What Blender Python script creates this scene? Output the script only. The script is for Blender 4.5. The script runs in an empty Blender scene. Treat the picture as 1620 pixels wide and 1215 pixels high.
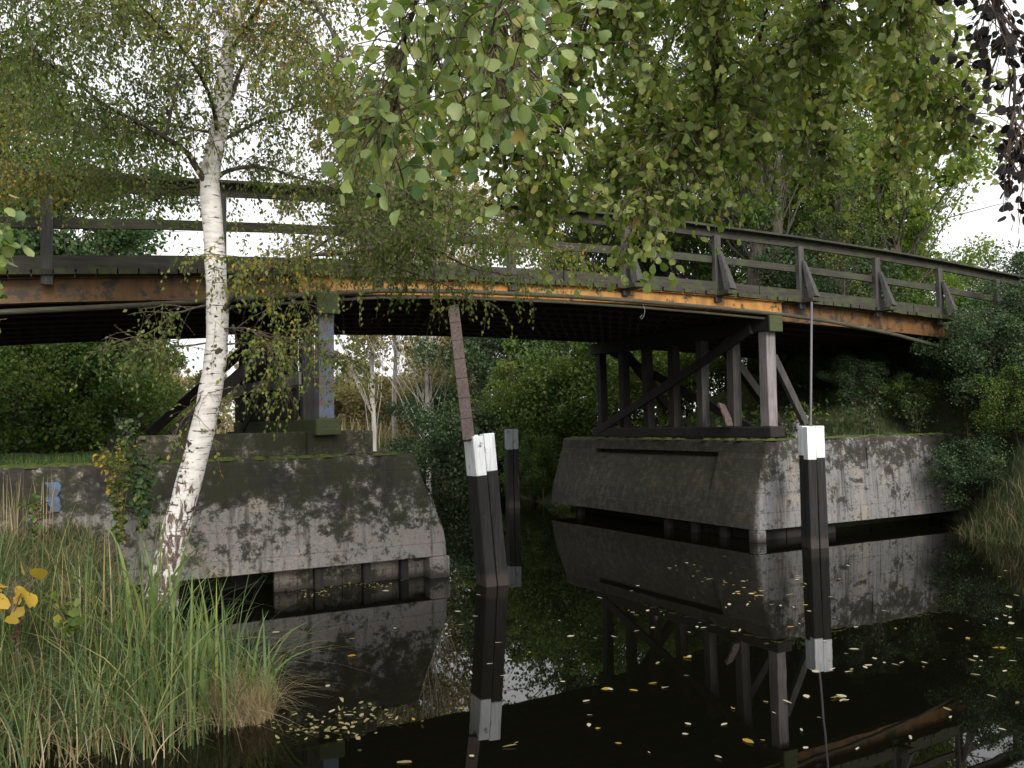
import bpy, math, random
import numpy as np
from mathutils import Vector, Matrix
rng = np.random.default_rng(7)
random.seed(7)
sc = bpy.context.scene
COL = sc.collection
# ---------------------------------------------------------------- camera
F = 1400.0                                   # focal length in pixels of the 1620 px wide photograph
CAM = np.array([0.0, 0.0, 2.1])
PITCH, ROLL = math.atan(60.5 / F), 0.021
_fw = np.array([0, math.cos(PITCH), math.sin(PITCH)])
_u0 = np.array([0, -math.sin(PITCH), math.cos(PITCH)]); _r0 = np.array([1.0, 0, 0])
_rt = _r0 * math.cos(ROLL) - _u0 * math.sin(ROLL)
_up = _u0 * math.cos(ROLL) + _r0 * math.sin(ROLL)
cd = bpy.data.cameras.new('camera'); cam = bpy.data.objects.new('camera', cd); COL.objects.link(cam)
cd.sensor_width = 36; cd.lens = 36 * F / 1620; cd.clip_start = 0.05; cd.clip_end = 3000
cam.matrix_world = Matrix(((_rt[0], _up[0], -_fw[0], CAM[0]), (_rt[1], _up[1], -_fw[1], CAM[1]),
                           (_rt[2], _up[2], -_fw[2], CAM[2]), (0, 0, 0, 1)))
sc.camera = cam
# ---------------------------------------------------------------- sky, sun, exposure
SUN_EL, SUN_AZ = math.radians(27), math.radians(158)      # azimuth clockwise from +Y: behind the camera, to the right
world = bpy.data.worlds.new('World'); sc.world = world; world.use_nodes = True
wn = world.node_tree; bgn = wn.nodes['Background']
sky = wn.nodes.new('ShaderNodeTexSky'); sky.sky_type = 'NISHITA'; sky.sun_disc = False
sky.sun_elevation = SUN_EL; sky.sun_rotation = SUN_AZ; sky.air_density = 1.0; sky.dust_density = 6.0; sky.ozone_density = 1.0
hs = wn.nodes.new('ShaderNodeHueSaturation'); hs.inputs['Saturation'].default_value = 0.22; hs.inputs['Value'].default_value = 1.25
wn.links.new(sky.outputs[0], hs.inputs['Color'])
ov = wn.nodes.new('ShaderNodeMix'); ov.data_type = 'RGBA'; ov.inputs[0].default_value = 0.72; ov.inputs[7].default_value = (9.6, 9.5, 9.6, 1)   # thin white overcast veil
wn.links.new(hs.outputs[0], ov.inputs[6]); wn.links.new(ov.outputs[2], bgn.inputs['Color'])
bgn.inputs['Strength'].default_value = 0.13
sl = bpy.data.lights.new('sun', 'SUN'); sl.energy = 1.5; sl.angle = math.radians(14); sl.color = (1.0, 0.94, 0.85)
so = bpy.data.objects.new('sun', sl); COL.objects.link(so)
sd = Vector((math.sin(SUN_AZ) * math.cos(SUN_EL), math.cos(SUN_AZ) * math.cos(SUN_EL), math.sin(SUN_EL)))
so.rotation_euler = sd.to_track_quat('Z', 'Y').to_euler()
sc.view_settings.view_transform = 'Standard'; sc.view_settings.look = 'None'
sc.view_settings.gamma = 1.0; sc.view_settings.exposure = 0.42
# ---------------------------------------------------------------- frames of reference
A28 = math.radians(28)
U = np.array([math.cos(A28), math.sin(A28), 0]); V = np.array([-U[1], U[0], 0]); B0 = np.array([-5.4, 10.3, 0])
def W(t, w, z): return B0 + U * t + V * w + np.array([0, 0, z])      # bridge frame: t along it, w across, z up from the water
def L(x, y): q = np.array([x - B0[0], y - B0[1], 0]); return float(q @ U), float(q @ V)
def at(x, y, Y):                              # a point at distance Y seen at photograph pixel x, y
    D = _fw + _rt * (x - 810) / F - _up * (y - 607.5) / F
    return CAM + D * (Y / D[1])
# ---------------------------------------------------------------- object helpers
def tag(o, label=None, cat=None, group=None, kind=None):
    if label: o['label'] = label
    if cat: o['category'] = cat
    if group: o['group'] = group
    if kind: o['kind'] = kind
    return o
def empty(name, loc=(0, 0, 0), parent=None):
    o = bpy.data.objects.new(name, None); COL.objects.link(o); o.location = loc; o.empty_display_size = 0.2
    if parent: o.parent = parent
    return o
def link(name, me, mats, parent=None, bevel=0):
    for m in (mats if isinstance(mats, (list, tuple)) else [mats]): me.materials.append(m)
    o = bpy.data.objects.new(name, me); COL.objects.link(o)
    if parent:
        o.parent = parent
        o.matrix_parent_inverse = Matrix.Translation(-Vector(parent_world(parent)))
    if bevel:
        b = o.modifiers.new('bevel', 'BEVEL'); b.width = bevel; b.segments = 2; b.limit_method = 'ANGLE'
    return o
def parent_world(p):
    v = Vector((0, 0, 0))
    while p: v += p.location + p.matrix_parent_inverse.translation; p = p.parent
    return v
class MB:
    def __init__(s): s.v = []; s.f = []; s.m = []; s.sm = []
    def poly(s, pts, faces, mat=0, smooth=False):
        b = len(s.v); s.v += [tuple(map(float, p)) for p in pts]
        for f in faces: s.f.append([b + i for i in f]); s.m.append(mat); s.sm.append(smooth)
    def hexa(s, c8, mat=0): s.poly(c8, [(0, 3, 2, 1), (4, 5, 6, 7), (0, 1, 5, 4), (1, 2, 6, 5), (2, 3, 7, 6), (3, 0, 4, 7)], mat)
    def box(s, t0, t1, w0, w1, z0, z1, mat=0, j=0.0):       # box in the bridge frame
        c = [W(t, w, z) for z in (z0, z1) for t, w in ((t0, w0), (t1, w0), (t1, w1), (t0, w1))]
        if j: c = [p + rng.uniform(-j, j, 3) for p in c]
        s.hexa(c, mat)
    def beam(s, a, b, wd, hd, side, mat=0, seg=1, j=0.0, taper=1.0):   # squared timber from a to b, wd measured along 'side'
        a = np.array(a, float); b = np.array(b, float); d = b - a; d /= np.linalg.norm(d)
        sd_ = np.array(side, float); sd_ = sd_ - d * (sd_ @ d); sd_ /= np.linalg.norm(sd_); n = np.cross(d, sd_)
        R = []
        for i in range(seg + 1):
            k = i / seg; p = a + (b - a) * k; q = 1 + (taper - 1) * k
            R.append([p + (sx * sd_ * wd / 2 + sy * n * hd / 2) * q + rng.uniform(-j, j, 3) for sx, sy in ((-1, -1), (1, -1), (1, 1), (-1, 1))])
        pts = [p for r_ in R for p in r_]; fs = [(3, 2, 1, 0), tuple(len(pts) - 4 + i for i in range(4))]
        for i in range(seg):
            for k in range(4): fs.append((4 * i + k, 4 * i + (k + 1) % 4, 4 * i + 4 + (k + 1) % 4, 4 * i + 4 + k))
        s.poly(pts, fs, mat)
    def tube(s, pts, rad, n=6, mat=0, cap=True):
        pts = np.array(pts, float); m = len(pts); rad = np.broadcast_to(np.array(rad, float), (m,))
        tg = np.gradient(pts, axis=0); tg /= np.linalg.norm(tg, axis=1)[:, None] + 1e-9
        ref = np.array([0.31, 0.95, 0.07]) if abs(tg[0] @ np.array([0.31, 0.95, 0.07])) < .9 else np.array([1., 0, 0])
        an = np.arange(n) / n * 2 * math.pi; V_ = []
        for i in range(m):
            a = np.cross(tg[i], ref); a /= np.linalg.norm(a) + 1e-9; b = np.cross(tg[i], a)
            V_.append(pts[i] + rad[i] * (np.cos(an)[:, None] * a + np.sin(an)[:, None] * b))
        fs = [(i * n + k, i * n + (k + 1) % n, (i + 1) * n + (k + 1) % n, (i + 1) * n + k) for i in range(m - 1) for k in range(n)]
        if cap: fs += [tuple(range(n))[::-1], tuple((m - 1) * n + k for k in range(n))]
        s.poly(np.concatenate(V_), fs, mat, True)
    def build(s, name, mats, parent=None, bevel=0):
        me = bpy.data.meshes.new(name); me.from_pydata(s.v, [], s.f)
        me.polygons.foreach_set('material_index', s.m); me.polygons.foreach_set('use_smooth', s.sm); me.update()
        return link(name, me, mats, parent, bevel)
TPL = {  # leaf outlines: (points along, across, lift), faces
 'birch': ([(0, 0, 0), (.34, .36, .05), (1, 0, -.04), (.34, -.36, .05)], [(0, 1, 2, 3)]),
 'rhomb': ([(0, 0, 0), (.5, .42, .06), (1, 0, 0), (.5, -.42, .06)], [(0, 1, 2, 3)]),
 'alder': ([(0, 0, 0), (.14, .26, .03), (.42, .43, .09), (.74, .41, .08), (.97, .18, .03), (.92, 0, 0), (.5, 0, -.03), (.97, -.18, .03), (.74, -.41, .08), (.42, -.43, .09), (.14, -.26, .03)],
           [(0, 6, 2, 1), (6, 5, 3, 2), (5, 4, 3, 5)[:3], (0, 10, 9, 6), (6, 9, 8, 5), (5, 8, 7)]),
 'oval': ([(0, 0, 0), (.25, .3, .05), (.62, .32, .04), (1, 0, -.05), (.62, -.32, .04), (.25, -.3, .05)], [(0, 1, 2, 3), (0, 3, 4, 5)]),
}
def arrays_mesh(name, verts, loops, starts, totals, attr=None):
    me = bpy.data.meshes.new(name)
    me.vertices.add(len(verts)); me.vertices.foreach_set('co', verts.astype(np.float32).ravel())
    me.loops.add(len(loops)); me.loops.foreach_set('vertex_index', loops.astype(np.int32))
    me.polygons.add(len(starts)); me.polygons.foreach_set('loop_start', starts.astype(np.int32)); me.polygons.foreach_set('loop_total', totals.astype(np.int32))
    if attr is not None:
        a = me.attributes.new('rnd', 'FLOAT', 'FACE'); a.data.foreach_set('value', attr.astype(np.float32))
    me.update(calc_edges=True); return me
def leaf_mesh(name, P, size, shape='birch', axis=None, droop=0.35, flat=0.35, rnd=None):
    N = len(P); P = np.asarray(P, float); size = np.broadcast_to(np.asarray(size, float), (N,))
    a = rng.normal(size=(N, 3)) if axis is None else np.asarray(axis, float) + rng.normal(size=(N, 3)) * .45
    a[:, 2] -= droop; a /= np.linalg.norm(a, axis=1)[:, None]
    n = rng.normal(size=(N, 3)); n[:, 2] += flat * 2; b = np.cross(n, a); b /= np.linalg.norm(b, axis=1)[:, None] + 1e-9; n = np.cross(a, b)
    tp, tf = TPL[shape]; tp = np.array(tp); k = len(tp)
    jx = rng.normal(size=(N, k, 1)) * .035; jy = rng.normal(size=(N, k, 1)) * .035; wf = rng.uniform(.72, 1.08, (N, 1, 1)); cf = rng.uniform(-1, 3.2, (N, 1, 1)); tw_ = rng.normal(size=(N, 1, 1)) * .22
    v = P[:, None, :] + size[:, None, None] * ((tp[None, :, 0:1] + jx) * a[:, None] + (tp[None, :, 1:2] * wf + jy) * b[:, None] + (tp[None, :, 2:3] * cf + tw_ * tp[None, :, 0:1] * tp[None, :, 1:2] * 2) * n[:, None])
    lp = np.concatenate([np.array(f) for f in tf]); tot = np.array([len(f) for f in tf]); st = np.concatenate([[0], np.cumsum(tot)[:-1]])
    loops = (np.arange(N)[:, None] * k + lp[None]).ravel(); starts = (np.arange(N)[:, None] * len(lp) + st[None]).ravel()
    if rnd is None: rnd = rng.random(N)
    return arrays_mesh(name, v.reshape(-1, 3), loops, starts, np.tile(tot, N), np.repeat(rnd, len(tf)))
def blade_mesh(name, base, length, width, lean, rnd, seg=4, bend=1.0):   # grass blades, ribbons bending over
    N = len(base); az = rng.random(N) * 2 * math.pi; d = np.stack([np.cos(az), np.sin(az), 0 * az], 1)
    fa = az + math.pi / 2 + rng.normal(size=N) * .5; s_ = np.stack([np.cos(fa), np.sin(fa), 0 * az], 1)
    rows = []
    for i in range(seg + 1):
        k = i / seg; o = lean[:, None] * length[:, None] * (k ** (1 + bend))
        z = length * (k - .32 * lean * bend * k ** 3 * 1.6)
        c = base + d * o + np.stack([0 * z, 0 * z, z], 1); wv = (width * (1 - k ** 2.2) * .5 + .0004)[:, None] * s_
        rows += [c - wv, c + wv]
    v = np.stack(rows, 1); k2 = 2 * (seg + 1)
    lp = np.concatenate([[2 * i, 2 * i + 1, 2 * i + 3, 2 * i + 2] for i in range(seg)]); loops = (np.arange(N)[:, None] * k2 + lp[None]).ravel()
    ns = N * seg
    return arrays_mesh(name, v.reshape(-1, 3), loops, np.arange(ns) * 4, np.full(ns, 4), np.repeat(rnd, seg))
# ---------------------------------------------------------------- materials
def NM(name):
    m = bpy.data.materials.new(name); m.use_nodes = True; nt = m.node_tree; return m, nt, nt.nodes['Principled BSDF']
def node(nt, ty, **kw):
    n = nt.nodes.new(ty)
    for k, v in kw.items():
        if k in n.inputs: n.inputs[k].default_value = v
        else: setattr(n, k, v)
    return n
def ramp(nt, src, stops, interp='LINEAR'):
    r = nt.nodes.new('ShaderNodeValToRGB'); r.color_ramp.interpolation = interp; cr = r.color_ramp
    while len(cr.elements) < len(stops): cr.elements.new(0.5)
    for e, (p, c) in zip(cr.elements, stops): e.position = p; e.color = (*c, 1) if len(c) == 3 else c
    nt.links.new(src, r.inputs['Fac']); return r
def mixc(nt, fac, a, b, mode='MIX'):
    m = nt.nodes.new('ShaderNodeMix'); m.data_type = 'RGBA'; m.blend_type = mode
    for k, s in ((0, fac), (6, a), (7, b)):
        if hasattr(s, 'links') or hasattr(s, 'is_linked'): nt.links.new(s, m.inputs[k])
        elif k == 0: m.inputs[0].default_value = s
        else: m.inputs[k].default_value = (*s, 1)
    return m.outputs[2]
def coords(nt, scale=(1, 1, 1), rotz=0):
    g = nt.nodes.new('ShaderNodeNewGeometry'); r = node(nt, 'ShaderNodeMapping'); r.inputs['Rotation'].default_value = (0, 0, rotz)
    s = node(nt, 'ShaderNodeMapping'); s.inputs['Scale'].default_value = scale
    nt.links.new(g.outputs['Position'], r.inputs[0]); nt.links.new(r.outputs[0], s.inputs[0]); return s.outputs[0]
def noise(nt, co, scale, detail=5, rough=.6, dist=0):
    n = node(nt, 'ShaderNodeTexNoise', Scale=scale, Detail=detail, Roughness=rough, Distortion=dist); nt.links.new(co, n.inputs['Vector']); return n.outputs['Fac']
def math_(nt, op, a, b=0.0, c=0.0):
    m = nt.nodes.new('ShaderNodeMath'); m.operation = op
    for i, s in enumerate((a, b, c)):
        if isinstance(s, (int, float)): m.inputs[i].default_value = s
        else: nt.links.new(s, m.inputs[i])
    return m.outputs[0]
def bump(nt, bs, h, strength=.4, dist=.02):
    b = node(nt, 'ShaderNodeBump', Strength=strength, Distance=dist); nt.links.new(h, b.inputs['Height']); nt.links.new(b.outputs[0], bs.inputs['Normal'])
def leaf_mat(name, stops, trans=.4, rough=.5, spec=.35):
    m, nt, bs = NM(name); a = node(nt, 'ShaderNodeAttribute', attribute_name='rnd')
    r = ramp(nt, a.outputs['Fac'], stops); nt.links.new(r.outputs[0], bs.inputs['Base Color'])
    bs.inputs['Roughness'].default_value = rough; bs.inputs['Specular IOR Level'].default_value = spec
    t = node(nt, 'ShaderNodeBsdfTranslucent'); tc = mixc(nt, 1.0, r.outputs[0], (1.0, 1.15, .5), 'MULTIPLY'); nt.links.new(tc, t.inputs['Color'])
    mx = node(nt, 'ShaderNodeMixShader', Fac=trans); nt.links.new(bs.outputs[0], mx.inputs[1]); nt.links.new(t.outputs[0], mx.inputs[2])
    nt.links.new(mx.outputs[0], nt.nodes['Material Output'].inputs['Surface']); return m
M = {}
M['birch_leaf'] = leaf_mat('birch_leaf', [(0, (.06, .105, .022)), (.4, (.14, .19, .04)), (.7, (.23, .26, .06)), (.84, (.30, .25, .05)), (.94, (.48, .31, .05)), (1, (.50, .22, .03))], .45)
M['birch_green'] = leaf_mat('birch_green', [(0, (.04, .07, .02)), (.5, (.09, .13, .03)), (.85, (.16, .18, .04)), (.97, (.34, .25, .05)), (1, (.45, .26, .04))])
M['alder_leaf'] = leaf_mat('alder_leaf', [(0, (.10, .16, .035)), (.4, (.21, .27, .07)), (.8, (.32, .36, .11)), (.95, (.36, .37, .13)), (1, (.45, .34, .08))], .45, .42, .45)
M['alder_near'] = leaf_mat('alder_near', [(0, (.08, .16, .06)), (.2, (.17, .25, .08)), (.7, (.33, .40, .14)), (.95, (.42, .46, .19)), (1, (.42, .33, .10))], .42, .38, .5)
M['silhouette_leaf'] = leaf_mat('silhouette_leaf', [(0, (.014, .013, .016)), (1, (.035, .03, .028))], .1, .6, .2)  # backlit silhouette painted into the leaf colour, near black
M['dark_leaf'] = leaf_mat('dark_leaf', [(0, (.025, .06, .022)), (.5, (.05, .105, .032)), (.9, (.09, .14, .04)), (1, (.25, .2, .04))], .25)
M['mid_leaf'] = leaf_mat('mid_leaf', [(0, (.04, .08, .02)), (.5, (.08, .14, .03)), (.85, (.14, .19, .04)), (1, (.3, .25, .05))], .4)
M['lime_leaf'] = leaf_mat('lime_leaf', [(0, (.07, .12, .025)), (.5, (.13, .18, .04)), (.85, (.21, .25, .06)), (1, (.38, .32, .06))], .5)
M['tree_lime'] = leaf_mat('tree_lime', [(0, (.10, .16, .03)), (.5, (.18, .26, .05)), (.85, (.28, .33, .08)), (1, (.4, .34, .08))], .55)
M['bluish_leaf'] = leaf_mat('bluish_leaf', [(0, (.022, .05, .022)), (.5, (.05, .09, .038)), (.9, (.09, .13, .055)), (1, (.2, .2, .06))], .25)
M['gold_leaf'] = leaf_mat('gold_leaf', [(0, (.3, .22, .03)), (.5, (.5, .32, .04)), (1, (.6, .42, .08))], .3)
M['tan_leaf'] = leaf_mat('tan_leaf', [(0, (.16, .16, .06)), (.5, (.30, .25, .12)), (1, (.42, .33, .18))], .35)
M['reed'] = leaf_mat('reed', [(0, (.06, .11, .045)), (.4, (.12, .18, .065)), (.62, (.20, .25, .08)), (.8, (.34, .31, .13)), (1, (.45, .32, .18))], .3)
M['grass'] = leaf_mat('grass', [(0, (.035, .07, .02)), (.4, (.08, .11, .03)), (.6, (.15, .15, .06)), (.82, (.26, .21, .11)), (1, (.36, .27, .16))], .25)
M['green_grass'] = leaf_mat('green_grass', [(0, (.04, .10, .02)), (.7, (.09, .17, .03)), (1, (.2, .22, .05))], .25)
M['iris_leaf'] = leaf_mat('iris_leaf', [(0, (.10, .17, .06)), (.6, (.20, .28, .08)), (.9, (.34, .36, .10)), (1, (.45, .36, .14))], .3)
M['bark_leaf'] = leaf_mat('bark_leaf', [(0, (.08, .04, .02)), (1, (.22, .11, .06))], .15)
M['pale_leaf'] = leaf_mat('pale_leaf', [(0, (.24, .20, .14)), (.5, (.38, .33, .25)), (1, (.5, .45, .33))], .1)
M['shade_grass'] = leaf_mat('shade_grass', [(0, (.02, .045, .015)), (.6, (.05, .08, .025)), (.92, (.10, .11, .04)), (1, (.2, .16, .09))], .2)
M['straw'] = leaf_mat('straw', [(0, (.22, .17, .09)), (.5, (.38, .30, .17)), (1, (.52, .43, .28))], .2)
def bark(name, c1, c2, sc_=14):
    m, nt, bs = NM(name); co = coords(nt, (1, 1, .25)); n = noise(nt, co, sc_, 6)
    nt.links.new(ramp(nt, n, [(.3, c1), (.7, c2)]).outputs[0], bs.inputs['Base Color']); bs.inputs['Roughness'].default_value = .9; bump(nt, bs, n, .8, .03); return m
M['bark'] = bark('bark', (.025, .02, .016), (.10, .085, .065)); M['twig'] = bark('twig', (.06, .04, .03), (.20, .14, .10), 30)
M['pale_bark'] = bark('pale_bark', (.3, .28, .25), (.6, .57, .52), 6)
def birch_bark():
    m, nt, bs = NM('birch_bark'); co = coords(nt, (1, 1, 7)); g = nt.nodes.new('ShaderNodeNewGeometry'); sp = node(nt, 'ShaderNodeSeparateXYZ'); nt.links.new(g.outputs['Position'], sp.inputs[0])
    base = ramp(nt, noise(nt, coords(nt, (1, 1, 3)), 9, 5), [(.3, (.46, .42, .38)), (.5, (.66, .63, .6)), (.8, (.78, .76, .74))]).outputs[0]
    lent = ramp(nt, noise(nt, co, 6.5, 3, .6), [(.60, (0, 0, 0)), (.635, (1, 1, 1))]).outputs[0]
    c = mixc(nt, lent, base, (.06, .045, .04))
    knot = ramp(nt, noise(nt, coords(nt, (1, 1, 1.5)), 8.5, 2, .5), [(.66, (0, 0, 0)), (.69, (1, 1, 1))]).outputs[0]
    c = mixc(nt, knot, c, (.045, .03, .025))
    n2 = noise(nt, coords(nt, (1, 1, .3)), 26, 5, .6, .5)
    lo = node(nt, 'ShaderNodeMapRange'); lo.inputs[1].default_value = 2.5; lo.inputs[2].default_value = 1.2; lo.inputs[3].default_value = -.28; lo.inputs[4].default_value = .05
    nt.links.new(sp.outputs[2], lo.inputs[0]); f = math_(nt, 'ADD', n2, lo.outputs[0])
    fis = ramp(nt, f, [(.5, (0, 0, 0)), (.56, (1, 1, 1))]).outputs[0]
    brown = ramp(nt, noise(nt, coords(nt), 40, 3), [(.3, (.035, .028, .025)), (.7, (.20, .13, .10))]).outputs[0]
    c = mixc(nt, fis, c, brown); nt.links.new(c, bs.inputs['Base Color']); bs.inputs['Roughness'].default_value = .7
    h = math_(nt, 'SUBTRACT', n2, fis); bump(nt, bs, h, .6, .015); return m
M['birch_bark'] = birch_bark()
def wood(name, c1, c2, c3, axis='t', moss=0.0):
    m, nt, bs = NM(name); s = (.6, 14, 14) if axis == 't' else (14, .6, 14) if axis == 'w' else (14, 14, .6)
    n = noise(nt, coords(nt, s, -A28), 3.0, 6, .65); c = ramp(nt, n, [(.3, c1), (.5, c2), (.72, c3)]).outputs[0]
    n1 = noise(nt, coords(nt), 2.2, 4); c = mixc(nt, math_(nt, 'MULTIPLY', n1, .75), c, tuple(x * .4 for x in c1), 'MIX')
    if moss:
        n2 = noise(nt, coords(nt), 5, 6, .7); mk = ramp(nt, n2, [(.62 - moss * .3, (0, 0, 0)), (.72 - moss * .3, (1, 1, 1))]).outputs[0]
        c = mixc(nt, mk, c, (.045, .06, .018))
    if name == 'pile_wood':      # algae and weathered wood just above the water
        g = nt.nodes.new('ShaderNodeNewGeometry'); sp = node(nt, 'ShaderNodeSeparateXYZ'); nt.links.new(g.outputs['Position'], sp.inputs[0])
        zz = math_(nt, 'ADD', sp.outputs[2], math_(nt, 'MULTIPLY', n, -.25)); c = mixc(nt, ramp(nt, zz, [(0, (1, 1, 1)), (.06, (0, 0, 0))]).outputs[0], c, (.04, .032, .026))
        n3 = noise(nt, coords(nt, (6, 6, .5)), 5, 4, .7); c = mixc(nt, ramp(nt, n3, [(.64, (0, 0, 0)), (.68, (1, 1, 1))]).outputs[0], c, (.07, .07, .06))
    nt.links.new(c, bs.inputs['Base Color']); bs.inputs['Roughness'].default_value = .85; bump(nt, bs, n, .5, .01); return m
M['rail_wood'] = wood('rail_wood', (.022, .02, .017), (.055, .048, .038), (.10, .09, .075), 't', .4)
M['post_wood'] = wood('post_wood', (.03, .028, .027), (.075, .071, .066), (.14, .132, .125), 'z')
M['deck_wood'] = wood('deck_wood', (.02, .017, .013), (.05, .042, .03), (.09, .075, .05), 'w', .55)
M['dark_wood'] = wood('dark_wood', (.010, .008, .007), (.022, .018, .016), (.045, .036, .032), 'z')
M['dark_beam'] = wood('dark_beam', (.012, .009, .007), (.03, .02, .015), (.06, .035, .025), 't')
M['pale_post'] = wood('pale_post', (.12, .10, .10), (.28, .25, .25), (.46, .43, .43), 'z')
M['mossy_wood'] = wood('mossy_wood', (.03, .028, .015), (.07, .07, .03), (.13, .13, .06), 't', .8)
M['board_wood'] = wood('board_wood', (.06, .042, .036), (.13, .095, .085), (.20, .155, .14), 'z')
M['pole_wood'] = wood('pole_wood', (.03, .027, .015), (.085, .075, .05), (.17, .15, .11), 't', .3)
M['pile_wood'] = wood('pile_wood', (.006, .005, .005), (.016, .014, .014), (.042, .038, .038), 'z')
def paint(name, c, dirt, rust, dens, stretch=(3, 3, .6), sc_=3):
    m, nt, bs = NM(name); n = noise(nt, coords(nt, stretch, -A28), sc_, 6, .65); n2 = noise(nt, coords(nt), 6, 6, .7)
    col = mixc(nt, ramp(nt, n, [(.45 - dens * .3, (1, 1, 1)), (.75 - dens * .3, (0, 0, 0))]).outputs[0], dirt, c)
    col = mixc(nt, ramp(nt, n2, [(.62 - dens * .2, (0, 0, 0)), (.68 - dens * .2, (1, 1, 1))]).outputs[0], col, rust)
    nt.links.new(col, bs.inputs['Base Color']); bs.inputs['Roughness'].default_value = .6; bump(nt, bs, n2, .2, .005); return m
M['yellow_paint'] = paint('yellow_paint', (.47, .22, .035), (.26, .13, .03), (.05, .035, .02), .34)
M['rust_paint'] = paint('rust_paint', (.20, .09, .02), (.10, .05, .016), (.035, .026, .014), .5)
M['blue_paint'] = paint('blue_paint', (.08, .17, .28), (.11, .11, .14), (.13, .085, .07), .62, (3, 3, 2), 2.5)
M['blue_smudge'] = paint('blue_smudge', (.05, .13, .26), (.05, .06, .08), (.04, .04, .035), .5, (3, 3, 2), 4)
M['white_paint'] = paint('white_paint', (.84, .86, .88), (.50, .54, .54), (.2, .22, .2), .06, (9, 9, .8), 3)
M['grey_paint'] = paint('grey_paint', (.30, .33, .35), (.2, .23, .25), (.09, .1, .1), .2, (9, 9, .8), 3)
m, nt, bs = NM('steel'); bs.inputs['Base Color'].default_value = (.14, .13, .14, 1); bs.inputs['Roughness'].default_value = .6; M['steel'] = m
def concrete(name, dark_bias, moss, light, z_lo, z_hi, side=False):
    m, nt, bs = NM(name); co = coords(nt, (1, 1, 1), -A28); g = nt.nodes.new('ShaderNodeNewGeometry'); sp = node(nt, 'ShaderNodeSeparateXYZ'); nt.links.new(g.outputs['Position'], sp.inputs[0])
    n = noise(nt, coords(nt, (1, 1, 1.6), -A28), 1.6, 8, .66); nb = noise(nt, co, 7.5, 10, .74, .3); nf = noise(nt, co, 38, 5, .7)
    base = ramp(nt, nf, [(.3, tuple(x * .72 for x in light)), (.55, light), (.75, tuple(min(1, x * 1.2) for x in light))]).outputs[0]
    warm = ramp(nt, noise(nt, co, 3.1, 5), [(.5, (0, 0, 0)), (.62, (1, 1, 1))]).outputs[0]; base = mixc(nt, math_(nt, 'MULTIPLY', warm, .3), base, (light[0] * 1.1, light[1] * .92, light[2] * .75))
    # cold joints left by the boards, every 0.33 m, a bit wavy
    zz = math_(nt, 'ADD', sp.outputs[2], math_(nt, 'MULTIPLY', noise(nt, co, 1.2, 2), .05)); fr = math_(nt, 'FRACT', math_(nt, 'MULTIPLY', zz, 3.0))
    pl = ramp(nt, noise(nt, co, 2.0, 3, .5), [(.56, (0, 0, 0)), (.575, (1, 1, 1))]).outputs[0]; base = mixc(nt, math_(nt, 'MULTIPLY', pl, .45), base, (light[0] * 1.45, light[1] * 1.25, light[2] * 1.02))
    sp_ = ramp(nt, noise(nt, co, 13, 6, .75), [(.56, (0, 0, 0)), (.62, (1, 1, 1))]).outputs[0]; base = mixc(nt, math_(nt, 'MULTIPLY', sp_, .8), base, (.05, .045, .035))
    jt = ramp(nt, math_(nt, 'ABSOLUTE', math_(nt, 'SUBTRACT', fr, .5)), [(0, (1, 1, 1)), (.035, (0, 0, 0))]).outputs[0]
    base = mixc(nt, math_(nt, 'MULTIPLY', jt, math_(nt, 'MULTIPLY', nb, .9)), base, tuple(x * .35 for x in light))
    mr = node(nt, 'ShaderNodeMapRange'); mr.inputs[1].default_value = z_lo; mr.inputs[2].default_value = z_hi; mr.inputs[3].default_value = -.11; mr.inputs[4].default_value = .17; nt.links.new(sp.outputs[2], mr.inputs[0])
    s = math_(nt, 'ADD', math_(nt, 'ADD', math_(nt, 'MULTIPLY', n, 1.0), math_(nt, 'MULTIPLY', nb, 1.25)), mr.outputs[0]); s = math_(nt, 'SUBTRACT', s, .625)
    st = math_(nt, 'ADD', s, dark_bias); dk = ramp(nt, st, [(.50, (0, 0, 0)), (.53, (.55, .55, .55)), (.60, (.85, .85, .85)), (.70, (1, 1, 1))]).outputs[0]
    mossn = ramp(nt, noise(nt, co, 2.3, 6), [(.5 - moss * .3, (0, 0, 0)), (.62 - moss * .3, (1, 1, 1))]).outputs[0]
    dc = mixc(nt, mossn, (.016, .014, .011), (.022, .024, .009)); c = mixc(nt, dk, base, dc)
    if side:      # the channel face is coloured darker, mottled olive brown
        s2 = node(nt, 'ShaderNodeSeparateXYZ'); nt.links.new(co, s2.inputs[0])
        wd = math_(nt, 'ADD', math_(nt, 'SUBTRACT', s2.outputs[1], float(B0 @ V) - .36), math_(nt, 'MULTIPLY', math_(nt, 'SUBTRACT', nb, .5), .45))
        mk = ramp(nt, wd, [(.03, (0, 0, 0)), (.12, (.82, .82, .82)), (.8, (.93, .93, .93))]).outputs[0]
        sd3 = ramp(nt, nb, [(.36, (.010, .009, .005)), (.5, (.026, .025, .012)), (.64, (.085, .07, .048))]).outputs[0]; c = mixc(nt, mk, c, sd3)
    vs = ramp(nt, noise(nt, coords(nt, (5, 5, .2), -A28), 2.4, 6, .6), [(.50, (0, 0, 0)), (.66, (1, 1, 1))]).outputs[0]   # water streaks
    c = mixc(nt, math_(nt, 'MULTIPLY', vs, .72), c, (.028, .026, .021))
    wl = ramp(nt, sp.outputs[2], [(.02, (1, 1, 1)), (.13, (0, 0, 0))]).outputs[0]; c = mixc(nt, wl, c, (.035, .03, .025))
    nt.links.new(c, bs.inputs['Base Color']); bs.inputs['Roughness'].default_value = .92
    bump(nt, bs, math_(nt, 'SUBTRACT', math_(nt, 'ADD', nf, math_(nt, 'MULTIPLY', nb, 1.5)), math_(nt, 'MULTIPLY', jt, .6)), .55, .012); return m, nt, bs
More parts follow.
